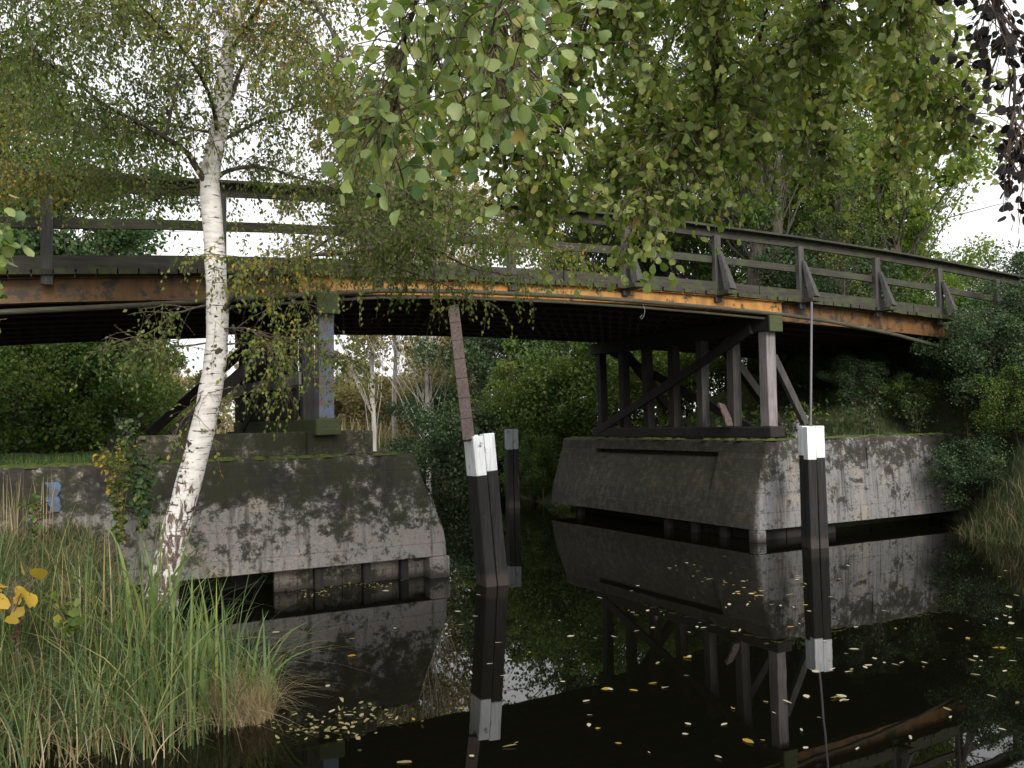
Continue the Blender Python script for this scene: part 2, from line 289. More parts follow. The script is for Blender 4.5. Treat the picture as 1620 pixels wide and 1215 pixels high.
M['concrete_left'] = concrete('concrete_left', .035, .35, (.225, .213, .20), .5, 1.4)[0]
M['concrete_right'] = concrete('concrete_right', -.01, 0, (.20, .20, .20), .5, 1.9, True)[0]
M['concrete_mossy'] = concrete('concrete_mossy', .10, .9, (.16, .145, .11), 1.0, 2.4)[0]
M['concrete_dark'] = concrete('concrete_dark', .05, .45, (.20, .18, .155), .0, 2.2)[0]
def moss_mat(name, c1, c2):
    m, nt, bs = NM(name); n = noise(nt, coords(nt), 22, 6, .7); nt.links.new(ramp(nt, n, [(.3, c1), (.7, c2)]).outputs[0], bs.inputs['Base Color']); bs.inputs['Roughness'].default_value = 1; bump(nt, bs, n, 1, .03); return m
M['moss'] = moss_mat('moss', (.03, .045, .008), (.10, .13, .02))
m, nt, bs = NM('soil'); n = noise(nt, coords(nt), .9, 8, .7); n2 = noise(nt, coords(nt), 16, 6, .7)
c = ramp(nt, n, [(.35, (.028, .036, .014)), (.5, (.05, .06, .02)), (.65, (.06, .05, .03))]).outputs[0]
c = mixc(nt, ramp(nt, n2, [(.4, (0, 0, 0)), (.7, (1, 1, 1))]).outputs[0], c, (.07, .085, .03)); nt.links.new(c, bs.inputs['Base Color']); bs.inputs['Roughness'].default_value = 1; bump(nt, bs, n2, 1, .05); M['soil'] = m
m, nt, bs = NM('water'); bs.inputs['Base Color'].default_value = (.0035, .0035, .002, 1); bs.inputs['Roughness'].default_value = .012; bs.inputs['IOR'].default_value = 1.33
n = noise(nt, coords(nt, (1, .45, 1)), 1.6, 2, .5); bump(nt, bs, n, .05, .02); M['water'] = m
# ---------------------------------------------------------------- terrain
def sstep(a, b, x): k = np.clip((x - a) / (b - a), 0, 1); return k * k * (3 - 2 * k)
def pdist(poly, X, Y):                        # signed distance, positive inside
    P = np.array(poly, float); d = np.full(X.shape, 1e9); ins = np.zeros(X.shape, bool); n = len(P)
    for i in range(n):
        a, b = P[i], P[(i + 1) % n]; e = b - a; k = np.clip(((X - a[0]) * e[0] + (Y - a[1]) * e[1]) / (e @ e), 0, 1)
        d = np.minimum(d, np.hypot(X - a[0] - k * e[0], Y - a[1] - k * e[1]))
        c = (a[1] > Y) != (b[1] > Y); ins ^= c & (X < (b[0] - a[0]) * (Y - a[1]) / (b[1] - a[1] + 1e-12) + a[0])
    return np.where(ins, d, -d)
def wp(t, w): p = W(t, w, 0); return (p[0], p[1])
LEFT_FRONT = [(-1.95, 6.35), (-2.15, 7.0), (-2.85, 8.1), (-3.5, 9.3), (-4.0, 10.3), wp(.9, .6), wp(-12, .6), (-60, 0), (-60, -9), (-6, 4.2), (-4.2, 5.2), (-3.2, 5.7), (-2.5, 5.85)]
LEFT_BACK = [wp(4.0, .5), wp(4.0, 6.3), (-4.9, 19), (-6.2, 25), (-7.0, 34), (-4.5, 37), (4, 40), (30, 60), (30, 900), (-900, 900), (-900, -5), wp(-12, .5)]
RIGHT = [wp(11.4, .3), wp(15.6, .3), (8.3, 16.9), (7.45, 15.4), (7.5, 14.1), (7.9, 13.2), (9, 11.5), (13, 8), (20, 0), (900, -20), (900, 900), (0, 900), (-3, 45), (-3.3, 34), (-1.9, 30.5), (-.6, 26), (.3, 22.6), wp(11.4, 6.3)]
CAMBANK = [(-60, -9.0), (-7, 3.0), (-4, 3.2), (0, 2.6), (5, 2.8), (11, 0), (20, -3), (60, -10), (60, -60), (-60, -60)]
def height(X, Y):
    X = np.asarray(X, float); Y = np.asarray(Y, float); T = (X - B0[0]) * U[0] + (Y - B0[1]) * U[1]; Wd = (X - B0[0]) * V[0] + (Y - B0[1]) * V[1]
    n = .06 * np.sin(X * 2.1 + 1.3 * np.sin(Y * 1.7)) + .05 * np.sin(Y * 3.1 + X) + .03 * np.sin(X * 6 + Y * 5)
    z = np.full(X.shape, -1.2)
    d = pdist(LEFT_FRONT, X, Y); z = np.maximum(z, -.35 + 1.2 * sstep(0, 1.0, d) + .35 * sstep(1.2, 5, d) + n * (d > 0) - .9 * sstep(0, .4, -d))
    d = pdist(LEFT_BACK, X, Y); ap = 1.9 * sstep(-1.5, -6, T) * (1 - sstep(3.2, 6, np.abs(Wd - 2.75)))
    dd = np.where(T > 3, d, d * 1); flat = np.where(Wd < 7, 1.69, 1.1); z = np.maximum(z, np.where(d > 0, -.1 + (flat + .1) * sstep(0, np.where(Wd < 6.6, .1, 1.6), d) + ap + n * .4 * (d > .6) + .0 * dd, -1.2))
    d = pdist(RIGHT, X, Y); ap = 2.1 * sstep(13.2, 18.0, T) * (1 - sstep(3.3, 6.5, np.abs(Wd - 2.75)))
    inside = (T > 11) & (Wd > .2) & (Wd < 6.6) & (T < 15.7)
    zr = np.where(inside, 1.70 * sstep(0, .1, d), -.25 + 1.35 * sstep(0, 1.6, d) + .5 * sstep(1.5, 4, d)) + ap * sstep(0, 1.5, d) + n * .5 * (d > .5)
    z = np.maximum(z, np.where(d > -.001, zr, -1.2))
    d = pdist(CAMBANK, X, Y); z = np.maximum(z, np.where(d > 0, -.3 + .75 * sstep(0, 1.2, d) + n * .5, -1.2))
    return z
def axis_vals(lo, hi, step, far):
    a = np.arange(lo, hi, step); g = [far]; o = []
    k = step; x = hi
    while x < far: o.append(x); k *= 1.25; x += k
    q = []; k = step; x = lo - step
    while x > -far: q.append(x); k *= 1.25; x -= k
    return np.array(q[::-1] + list(a) + o)
gx = axis_vals(-12, 16, .16, 1200); gy = axis_vals(-3, 40, .16, 1200)
GX, GY = np.meshgrid(gx, gy); GZ = height(GX, GY); nx, ny = len(gx), len(gy)
ii = np.arange(nx * ny).reshape(ny, nx); q = np.stack([ii[:-1, :-1], ii[:-1, 1:], ii[1:, 1:], ii[1:, :-1]], -1).reshape(-1, 4)
gm = arrays_mesh('ground', np.stack([GX, GY, GZ], -1).reshape(-1, 3), q.ravel(), np.arange(len(q)) * 4, np.full(len(q), 4))
gm.polygons.foreach_set('use_smooth', np.ones(len(q), bool)); tag(link('ground', gm, M['soil']), kind='structure')
wb = MB(); wb.poly([(-140, -60, 0), (140, -60, 0), (140, 140, 0), (-140, 140, 0)], [(0, 1, 2, 3)]); tag(wb.build('water', M['water']), kind='structure')
# ---------------------------------------------------------------- bridge
def KT(t): return float(np.interp(t, [-12, -8, -4, -.5, 1.7, 2.9, 5, 7, 9, 12, 14, 15.9, 18.8, 24, 30], [2.9, 3.36, 3.80, 4.12, 4.27, 4.33, 4.38, 4.41, 4.425, 4.37, 4.30, 4.21, 4.02, 3.6, 3.0]))
T0, T1, BW = -9.0, 24.0, 5.5
br = empty('bridge', W(7, 2.75, 0))
tag(br, 'old timber and steel road bridge with orange painted edge beam crossing the dark canal', 'bridge')
SPL = [(-9, 3.08, 'L'), (3.08, 11.42, 'M'), (11.42, 24, 'R')]
def strip(mb, f0, f1, w0, w1, a, b, n=10, mat=0, j=0.0):    # lofted strip following the camber
    ts = np.linspace(a, b, n + 1); P = []
    for t in ts:
        jj = rng.uniform(-j, j)
        P += [W(t, w0, f0(t) + jj), W(t, w1, f0(t) + jj), W(t, w1, f1(t) + jj), W(t, w0, f1(t) + jj)]
    fs = [(0, 1, 2, 3), tuple(4 * n + i for i in (3, 2, 1, 0))]
    for i in range(n):
        for k in range(4): fs.append((4 * i + k, 4 * i + 4 + k, 4 * i + 4 + (k + 1) % 4, 4 * i + (k + 1) % 4))
    mb.poly(P, fs, mat)
def girder(a, b, w, top, h, mat, fl=.09, par=br):
    g = MB(); f = lambda d: (lambda t: top(t) - d)
    n = 8
    strip(g, f(0), f(-0.0) if 0 else (lambda t: top(t) - .014), w - fl, w + fl, a, b, n)
    strip(g, lambda t: top(t) - h + .016, lambda t: top(t) - h, w - fl - .01, w + fl + .01, a, b, n)
    strip(g, lambda t: top(t) - .0145, lambda t: top(t) - h + .0165, w - .012, w + .012, a, b, n)
    return g.build('girder', mat, par)
gt = lambda t: KT(t) - .235
tm = lambda t: float(np.interp(t, [2.9, 6.15, 8.5, 11.6], [4.105, 4.185, 4.20, 4.145]))
NJ = 9
for a, b, k in SPL:
    for i in range(NJ):
        w = .07 + i * (BW - .14) / (NJ - 1); e = .035 if i == 0 else 0
        if k == 'M': w_ = w - .09 if i == 0 else w; girder(a - .15, b + .15, w_, tm, .25, M['yellow_paint'] if i == 0 else M['dark_beam'], .075)
        else: girder(a + (.01 if k == 'L' else .17), b - (.17 if k == 'L' else .01), w + .03, gt, .30 if k == 'L' else .34, M['rust_paint'] if i == 0 else M['dark_beam'], .075)
dk = MB(); t = T0
while t < T1:
    wd = .21 + rng.uniform(-.01, .01); ov = rng.uniform(0, .05); zt = KT(t + wd / 2) - .165
    dk.hexa([W(tt, w, z + KT(tt) - KT(t + wd / 2)) for z in (zt - .065, zt) for tt, w in ((t, -.12 - ov), (t + wd, -.12 - ov), (t + wd, BW + .12), (t, BW + .12))]); t += wd + .018
dk.build('deck', M['deck_wood'], br)
for w0 in (-.1, BW - .1):                                            # kerbs
    for a in np.arange(T0, T1 - .1, 4.0):
        k_ = MB(); strip(k_, lambda t: KT(t) - (0 if w0 < 0 else .05), lambda t: KT(t) - .164, w0, w0 + .2, a + .01, min(a + 3.99, T1), 6, 0, .004); k_.build('kerb_beam', M['rail_wood'], br)
PT = [-7.9, -5.95, -4.0, -1.98, -.02, 1.93, 4.03, 6.12, 8.18, 10.08, 12.03, 14.03, 15.86, 17.7, 19.6, 21.5, 23.4]
for near in (True, False):
    rl = empty('railing', W(7, 0 if near else BW, 4.4) - np.array(br.location), br); sg = -1 if near else 1; wo = -.06 if near else BW + .06
    for t in PT:
        kt = KT(t); p = MB(); p.beam(W(t, wo - sg * .0, kt - .34), W(t + rng.uniform(-.02, .02), wo + rng.uniform(-.02, .02), kt + .80), .13, .085, U, 0, 3, .004)
        p.build('post', M['post_wood'], rl, .006)
        if t > 7 and t < 17 or not near:
            b = MB(); b.beam(W(t + .03, wo + sg * .055, kt + .52), W(t + .06, wo + sg * .27, kt - .165), .075, .055, V * .3 + U, 0, 2, .004, 2.4); b.build('brace', M['post_wood'], rl, .005)
            b = MB(); b.box(t - .06, t + .14, min(wo, wo + sg * .33), max(wo, wo + sg * .33), kt - .238, kt - .168); b.build('outrigger', M['deck_wood'], rl, .006)
    for a in range(0, len(PT) - 1, 2):
        t0, t1 = PT[a], PT[min(a + 2, len(PT) - 1)]
        g = MB(); strip(g, lambda t: KT(t) + .925, lambda t: KT(t) + .785, wo - sg * .10, wo - sg * .045, t0 - .02, t1 - .03, 6, 0, .003); g.build('top_rail', M['rail_wood'], rl)
        g = MB(); strip(g, lambda t: KT(t) + .962, lambda t: KT(t) + .927, wo - .10, wo + .09, t0 - .02, t1 - .03, 6, 0, .002); g.build('cap_rail', M['rail_wood'], rl)
        g = MB(); strip(g, lambda t: KT(t) + .46, lambda t: KT(t) + .34, wo - sg * .10, wo - sg * .045, t0 - .02, t1 - .03, 6, 0, .003); g.build('mid_rail', M['rail_wood'], rl)
pts = [(-5, 3.0), (-2.5, 3.22), (-.43, 3.46), (1.0, 3.60), (1.87, 3.70), (2.96, 3.82), (4, 3.93), (5.2, 3.985), (7, 4.0), (8.34, 3.985), (10, 3.94), (11.5, 3.885), (12.6, 3.81), (14.3, 3.62), (16, 3.35), (17.4, 3.12), (18.5, 2.9)]
g = MB(); g.tube([W(a, -.19 + .01 * math.sin(a * 3), z) for a, z in pts], .034, 10); g.build('side_pole', M['pole_wood'], br)
g = MB(); g.tube([W(a, -.12, z - .085) for a, z in pts[4:12]], .022, 8); g.build('side_pole', M['pole_wood'], br)
g = MB(); x = 8.42; g.tube([W(x, -.18, 3.96), W(x + .03, -.19, 3.85), W(x + .02, -.18, 3.76), W(x - .03, -.18, 3.70), W(x - .06, -.18, 3.73), W(x - .02, -.18, 3.77)], .005, 5); g.build('wire_loop', M['steel'], br)
def trestle(tc, sgn, zb):
    tr = empty('trestle', W(tc, 2.7, zb) - np.array(br.location), br)
    g = MB(); g.box(tc - .13, tc + .13, -.22, BW - .05, 3.60, 3.855); g.build('cap_beam', M['dark_wood'], tr, .012); g = MB(); g.box(tc - .15, tc + .15, -.27, -.223, 3.58, 3.86); g.build('end_block', M['mossy_wood'], tr, .012)
    g = MB(); g.box(tc - .17, tc + .17, -.22, BW - .1, 1.98 if sgn < 0 else 1.74, 2.2 if sgn < 0 else 1.93); g.build('sill_beam', M['dark_wood'] if sgn > 0 else M['mossy_wood'], tr, .02)
    for i in range(7):
        w = -.02 + i * .87; s = .105 if i == 0 else .09
        g = MB(); top = 3.598; bot = 2.2 if sgn < 0 else 1.93
        g.beam(W(tc + rng.uniform(-.01, .01), w, bot), W(tc + rng.uniform(-.02, .02), w, top), 2 * s, 2 * s, U, 0, 3, .008)
        g.build('post', M['blue_paint'] if (i == 0 and sgn < 0) else M['pale_post'] if i == 0 else M['dark_wood'] if i > 2 else M['post_wood'], tr, .012)
    g = MB(); g.beam(W(tc - .15, .2, 3.66), W(tc - .15, 5.2, 1.85), .17, .07, (0, 0, 1), 0, 4, .008); g.build('brace', M['dark_wood'], tr, .008)
    g = MB(); g.beam(W(tc + .15, 5.0, 3.66), W(tc + .15, .6, 1.9), .17, .07, (0, 0, 1), 0, 4, .008); g.build('brace', M['dark_wood'], tr, .008)
    for w in (1.3, 4.35):
        g = MB(); g.beam(W(tc + .1 * sgn, w, 3.55), W(tc + 1.75 * sgn, w, 2.02 if sgn < 0 else 1.75), .16, .16, V, 0, 3, .008); g.build('raker', M['dark_wood'], tr, .01)
    return tr
tl = trestle(3.26, -1, 1.98); trr = trestle(11.2, 1, 1.74)
def planks(name, tp, w0, w1, z0, z1, n, mat, par, gap=.03):
    g = MB(); d = (w1 - w0) / n
    for i in range(n): g.box(tp - .02, tp + .02, w0 + i * d + gap / 2, w0 + (i + 1) * d - gap / 2, z0 + rng.uniform(0, .04), z1 - rng.uniform(0, .03))
    return g.build(name, mat, par)
planks('plank_wall', 3.11, .9, 5.3, 2.21, 2.66, 9, M['dark_beam'], tl, .06)
g = MB(); g.box(3.07, 3.11, .55, 5.4, 2.68, 2.86); g.build('girt', M['pale_post'], tl, .006)
g = MB(); g.beam(W(11.02, 1.0, 2.35), W(10.95, .72, 1.94), .15, .07, U, 0, 5, .02); o = g.build('splinted_plank', M['board_wood'], trr, .01)
g = MB(); g.beam(W(11.6, .25, 3.2), W(12.25, .15, 1.95), .09, .14, V, 0, 2, .005); g.build('raker', M['post_wood'], trr, .01)
# ---------------------------------------------------------------- abutments
def ring(poly): return [(float(a), float(b)) for a, b in poly]
def loft(mb, rings, mat=0, cap=True):         # rings: list of (list of (t, w), z); may vary in plan
    n = len(rings[0][0]); P = [W(t, w, z if np.isscalar(z) else z[i]) for R, z in rings for i, (t, w) in enumerate(R)]
    fs = [(r * n + i, r * n + (i + 1) % n, (r + 1) * n + (i + 1) % n, (r + 1) * n + i) for r in range(len(rings) - 1) for i in range(n)]
    if cap: fs += [tuple(range(n))[::-1], tuple((len(rings) - 1) * n + i for i in range(n))]
    mb.poly(P, fs, mat)
def corner(tc, wc, r, sx, n=6):               # rounded vertical corner between channel face and front face
    return [(tc + sx * r * (1 - math.sin(a)) * -1 * -1 if 0 else tc - sx * r * (1 - math.sin(a)), wc + r * (1 - math.cos(a))) for a in np.linspace(0, math.pi / 2, n)]
# left abutment: rings from the bottom up
al = empty('abutment', W(0, 0, 0)); tag(al, 'mossy grey concrete abutment under the left end of the bridge, behind the birch', 'abutment', 'concrete abutments')
prof = [(.29, 4.88), (.45, 4.885), (.65, 4.86), (.95, 4.745), (1.3, 4.61), (1.6, 4.52), (1.66, 4.50), (1.70, 4.46)]
g = MB(); R = []
zs = []
for z, tr_ in prof:
    w0 = -.36 + .17 * (z - .29) / 1.4 + (.04 if z > 1.68 else 0); c = corner(tr_, w0, .10, 1)
    R.append(([(-9, w0), (-6, w0), (-3, w0), (-1, w0), (.4, w0), (1.2, w0), (2.2, w0), (3.2, w0)] + c + [(tr_, 1.5), (tr_, 3.5), (tr_, 6.4), (-9, 6.4)], z))
loft(g, R); o = g.build('wall', M['concrete_left'], al, .012)
g = MB(); g.box(4.60, 4.90, -.37, -.05, -.8, .288); g.build('pier_foot', M['concrete_left'], al, .03)
for t in (3.1, 3.75, 4.28):
    g = MB(); g.beam(W(t, -.20, -.8), W(t, -.20, .289), .11, .11, U, 0, 2, .004); g.build('pile', M['dark_wood'], al, .01)
g = MB()
for k in range(7): g.box(2.55 + k * .3, 2.84 + k * .3, -.13 + .012 * (k % 2), -.07, -.8, .286, 0, .003)
g.build('sheeting', M['concrete_dark'], al)
g = MB()
for (t, z, a, ln, r_) in ((.06, 1.36, 1.62, .34, .05),):
    w0 = -.36 + .17 * (z - .29) / 1.4 - .003
    P = [(t + math.cos(a) * k * ln / 6 + .02 * math.sin(k * 1.7), z + math.sin(a) * k * ln / 6 - ln / 2) for k in range(7)]
    for k in range(6):
        (t0, z0), (t1, z1) = P[k], P[k + 1]; nx_, nz_ = -math.sin(a) * r_, math.cos(a) * r_; e = 1 + .2 * (k % 3)
        g.poly([W(t0 - nx_ * e, -.363 + .1012 * (z0 - nz_ - .29), z0 - nz_), W(t1 - nx_ * e, -.363 + .1012 * (z1 - nz_ - .29), z1 - nz_), W(t1 + nx_ * e, -.363 + .1012 * (z1 + nz_ - .29), z1 + nz_), W(t0 + nx_ * e, -.363 + .1012 * (z0 + nz_ - .29), z0 + nz_)], [(0, 1, 2, 3)])
g.build('graffiti', M['blue_smudge'], al)
g = MB(); g.box(-3, 2.5, .35, .45, -.8, .287); g.build('sheeting', M['dark_wood'], al)
g = MB(); g.box(.95, 3.95, .02, .5, 1.701, 2.03); g.build('plinth', M['concrete_mossy'], al, .015)
g = MB(); g.box(3.02, 3.78, -.06, 5.6, 1.703, 2.035); g.build('plinth', M['concrete_dark'], al, .02)
g = MB(); g.box(.95, 1.2, .5, 5.6, 1.702, 2.02); g.build('plinth', M['concrete_mossy'], al, .015)
# right abutment
ar = empty('abutment', W(13, 0, 0)); tag(ar, 'pale streaked concrete abutment under the right end of the bridge, behind the upright dolphin', 'abutment', 'concrete abutments')
prof = [(.20, 10.50, 0), (.45, 10.53, 0), (.7, 10.58, .01), (.95, 10.66, .03), (1.28, 10.77, .05), (1.385, 10.80, .07), (1.40, 10.81, .20), (1.46, 10.83, .2), (1.475, 10.835, 0), (1.66, 10.87, 0), (1.70, 10.90, 0)]
g = MB(); R = []
for z, tl_, rec in prof:
    w0 = -.40 + .1 * z / 1.7 + (.03 if z > 1.68 else 0); c = corner(tl_, w0, .08, -1)
    ch = [(tl_, 6.4), (tl_ - .06, 6.0), (tl_ - .06, 5.35), (tl_, 4.97), (tl_ + rec, 4.92), (tl_ + rec, 3.6), (tl_ + rec, 2.2), (tl_ + rec, .95), (tl_, .9), (tl_, .3)]
    R.append((ch[::1] + c[::-1][0:0] + [(a, b) for a, b in sorted(c, key=lambda q: -q[1])] + [(12, w0), (13.2, w0), (14.5, w0), (15.75, w0), (15.78, w0 + .5), (17.2, w0 + .5), (17.2, 6.4)], z))
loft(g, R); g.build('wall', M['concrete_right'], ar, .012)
# ring walked clockwise: face orientation does not matter for rendering
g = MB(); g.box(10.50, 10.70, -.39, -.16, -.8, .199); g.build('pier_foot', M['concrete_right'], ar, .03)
for w, mt in ((.55, 'concrete_dark'), (1.35, 'concrete_dark'), (2.15, 'concrete_dark'), (5.3, 'concrete_dark')):
    g = MB(); g.beam(W(10.62, w, -.8), W(10.62, w, .199), .12, .16, U, 0, 1, .003); g.build('pile', M['dark_wood'], ar, .01)
g = MB()
for k in range(8): g.box(10.74 + .012 * (k % 2), 10.8, .0 + k * .28, .27 + k * .28, -.8, .197, 0, .003)
g.build('sheeting', M['dark_wood'], ar)
g = MB()
for k in range(6): g.box(10.75 + k * .3, 11.04 + k * .3, -.2 + .012 * (k % 2), -.14, -.8, .197, 0, .003)
g.build('sheeting', M['dark_wood'], ar)
g = MB(); g.box(12.4, 17, .35, .45, -.8, .196); g.build('sheeting', M['dark_wood'], ar)
g = MB(); g.box(11.05, 11.1, 2.2, 6.2, -.8, .195); g.build('sheeting', M['dark_wood'], ar)
g = MB(); g.box(13.25, 13.27, -.335, -.30, .95, 1.5); g.build('iron_strap', M['dark_wood'], ar)
# moss cushions lying along the wall tops
def moss_strip(name, t0, t1, w0, w1, z, par, n=60):
    a = rng.uniform(t0, t1, n); b = rng.uniform(w0, w1, n); g = MB()
    for i in range(n):
        r = rng.uniform(.05, .13); k = 7; h = r * rng.uniform(.15, .35); c = W(a[i], b[i], z)
        P = [c + np.array([math.cos(q / k * 6.283) * r, math.sin(q / k * 6.283) * r * .8, -.01]) * rng.uniform(.8, 1.1) for q in range(k)] + [c + np.array([math.cos(q / k * 6.283) * r * .55, math.sin(q / k * 6.283) * r * .45, h * .8]) for q in range(k)] + [c + np.array([0, 0, h])]
        g.poly(P, [(q, (q + 1) % k, k + (q + 1) % k, k + q) for q in range(k)] + [(k + q, k + (q + 1) % k, 2 * k) for q in range(k)], 0, True)
    return g.build(name, M['moss'], par)
moss_strip('moss', .4, 4.3, -.16, .0, 1.70, al, 55); moss_strip('moss', -5, .5, -.22, .6, 1.70, al, 170)
moss_strip('moss', 10.9, 11.15, -.3, 1.4, 1.70, ar, 40); moss_strip('moss', 10.9, 11.2, 2.0, 6.2, 1.70, ar, 60); moss_strip('moss', 11.2, 15.5, -.28, .0, 1.70, ar, 70)
# ---------------------------------------------------------------- dolphins, board, rod
def dolphin(x, y, lean, rot, label, white, hts, s=.2, ty=0, wt='white_paint'):
    o = empty('dolphin', (x, y, 0)); tag(o, label, 'dolphin', 'timber dolphins standing in the water')
    c, sn = math.cos(rot), math.sin(rot)
    for i, (a, b) in enumerate(((-.5, -.5), (.5, -.5), (.5, .5), (-.5, .5))):
        dx, dy = (a * c - b * sn) * (s + .001), (a * sn + b * c) * (s + .001); h = hts[i]; e = (c, sn, 0)
        f = lambda z, k=1.0: (x + dx * k + lean * z / 1.93, y + dy * k + ty * z / 1.93, z)
        zs_ = h - white + rng.uniform(-.035, .025)
        p = MB(); p.beam(f(-.8, 1.1), f(zs_, 1), s * .97, s * .97, e, 0, 3, .003); pile = p.build('pile', M['pile_wood'], o, .016)
        p = MB(); p.beam(f(zs_ + .0005), f(h), s * .975, s * .975, e, 0, 1, .002); p.build('painted_top', M[wt], pile, .012)
    g = MB()
    for k in range(5):
        q = (x + rng.uniform(-.1, .1) + lean * .8, y - s * 1.02, 1.55 - .15 * k)
    return o
dolphin(-.31, 11.62, -.14, math.radians(27), 'leaning black dolphin with bright white top nearest the left abutment, board on top', .50, (1.93, 1.96, 1.90, 1.94), .158)
dolphin(4.80, 14.28, .0, math.radians(10), 'upright black dolphin with white top in front of the pale right abutment', .50, (1.93, 1.94, 1.91, 1.94), .152)
dolphin(-.04, 22.0, 0, math.radians(14), 'small distant black dolphin with dull grey top seen beyond the leaning one', .48, (1.93, 1.92, 1.9, 1.92), .145, 0, 'grey_paint')
a = at(742, 697, 11.45); b = at(717, 484, 12.75)
g = MB(); g.beam(a, b, .155, .05, (1, 0, 0), 0, 6, .002); bo = g.build('timber_board', M['board_wood'], None, .006)
tag(bo, 'narrow weathered board rising from the leaning dolphin to the bridge edge', 'board')
g = MB()
for k in range(1, 7): p = a + (b - a) * k / 7; d = (b - a) / np.linalg.norm(b - a); g.beam(p - d * .004, p + d * .004, .157, .054, (1, 0, 0))
o = g.build('graduation_mark', M['dark_wood'], bo)
g = MB(); g.poly([W(13.62, -.306, 1.12), W(13.60, -.318, .95), W(13.59, -.345, .50), W(13.70, -.345, .50), W(13.67, -.318, .95), W(13.66, -.308, 1.08)], [(0, 1, 2, 3, 4, 5)]); g.build('lime_streak', M['grey_paint'], ar)
g = MB(); g.tube([(4.76, 14.2, 1.7), at(1284, 478, 15.6)], .02, 8); o = g.build('steel_rod', M['steel']); tag(o, 'thin dark rod rising from the upright dolphin to the bridge railing', 'rod')
# ---------------------------------------------------------------- branches and leaves
def wander(a, b, n, amp):
    a = np.array(a, float); b = np.array(b, float); k = np.linspace(0, 1, n)[:, None]; p = a + (b - a) * k
    o = np.cumsum(rng.normal(size=(n, 3)) * amp, 0); o -= o[0]; return p + o - k * o[-1] * .5
def resample(P, n):
    P = np.array(P, float); d = np.concatenate([[0], np.cumsum(np.linalg.norm(np.diff(P, axis=0), axis=1))]); q = np.linspace(0, d[-1], n)
    return np.stack([np.interp(q, d, P[:, i]) for i in range(3)], 1)
def smooth(P, n):
    P = np.array(P, float); m = len(P); k = np.linspace(0, m - 1, n); out = []
    for q in k:
        i = min(int(q), m - 2); f = q - i; p0, p1, p2, p3 = P[max(i - 1, 0)], P[i], P[i + 1], P[min(i + 2, m - 1)]
        out.append(.5 * (2 * p1 + (p2 - p0) * f + (2 * p0 - 5 * p1 + 4 * p2 - p3) * f * f + (3 * p1 - p0 - 3 * p2 + p3) * f ** 3))
    return np.array(out)
def twig_path(p, d, ln, droop, n=7, wob=.12):
    P = [np.array(p, float)]; d = np.array(d, float); d /= np.linalg.norm(d)
    for i in range(n - 1):
        d = d + rng.normal(size=3) * wob + np.array([0, 0, -droop]); d /= np.linalg.norm(d); P.append(P[-1] + d * ln / (n - 1))
    return np.array(P)
def leaves_on(P, step, spread):
    L_ = np.linalg.norm(np.diff(P, axis=0), axis=1).sum(); n = max(2, int(L_ / step)); q = resample(P, n)[1:]; tg = np.gradient(resample(P, n), axis=0)[1:]
    tg /= np.linalg.norm(tg, axis=1)[:, None] + 1e-9
    return q + rng.normal(size=q.shape) * spread, tg
# the birch -----------------------------------------------------------------
bx = empty('birch_tree', at(262, 905, 8.0)); tag(bx, 'leaning white barked birch with small yellowing leaves at the left of the bridge', 'tree')
def A(lst, Y=8.0): return np.array([at(q[0], q[1], q[2] if len(q) > 2 else Y) for q in lst])
tp = smooth(A([(252, 960), (264, 895), (290, 795), (318, 690), (336, 600), (344, 520), (340, 400), (332, 290), (339, 240), (349, 190), (359, 100), (377, 0), (392, -120), (400, -260), (420, -420), (430, -560)]), 70)
hpx = np.array([960, 895, 795, 690, 600, 520, 400, 290, 240, 190, 100, 0, -120, -260, -420, -560]); rr = np.array([.165, .132, .114, .106, .101, .097, .092, .088, .08, .078, .068, .06, .05, .038, .025, .01])
g = MB(); g.tube(tp, np.interp(np.linspace(0, 15, 70), range(16), rr) * (1 + .035 * np.sin(np.arange(70) * 1.9)), 18); g.build('trunk', M['birch_bark'], bx)
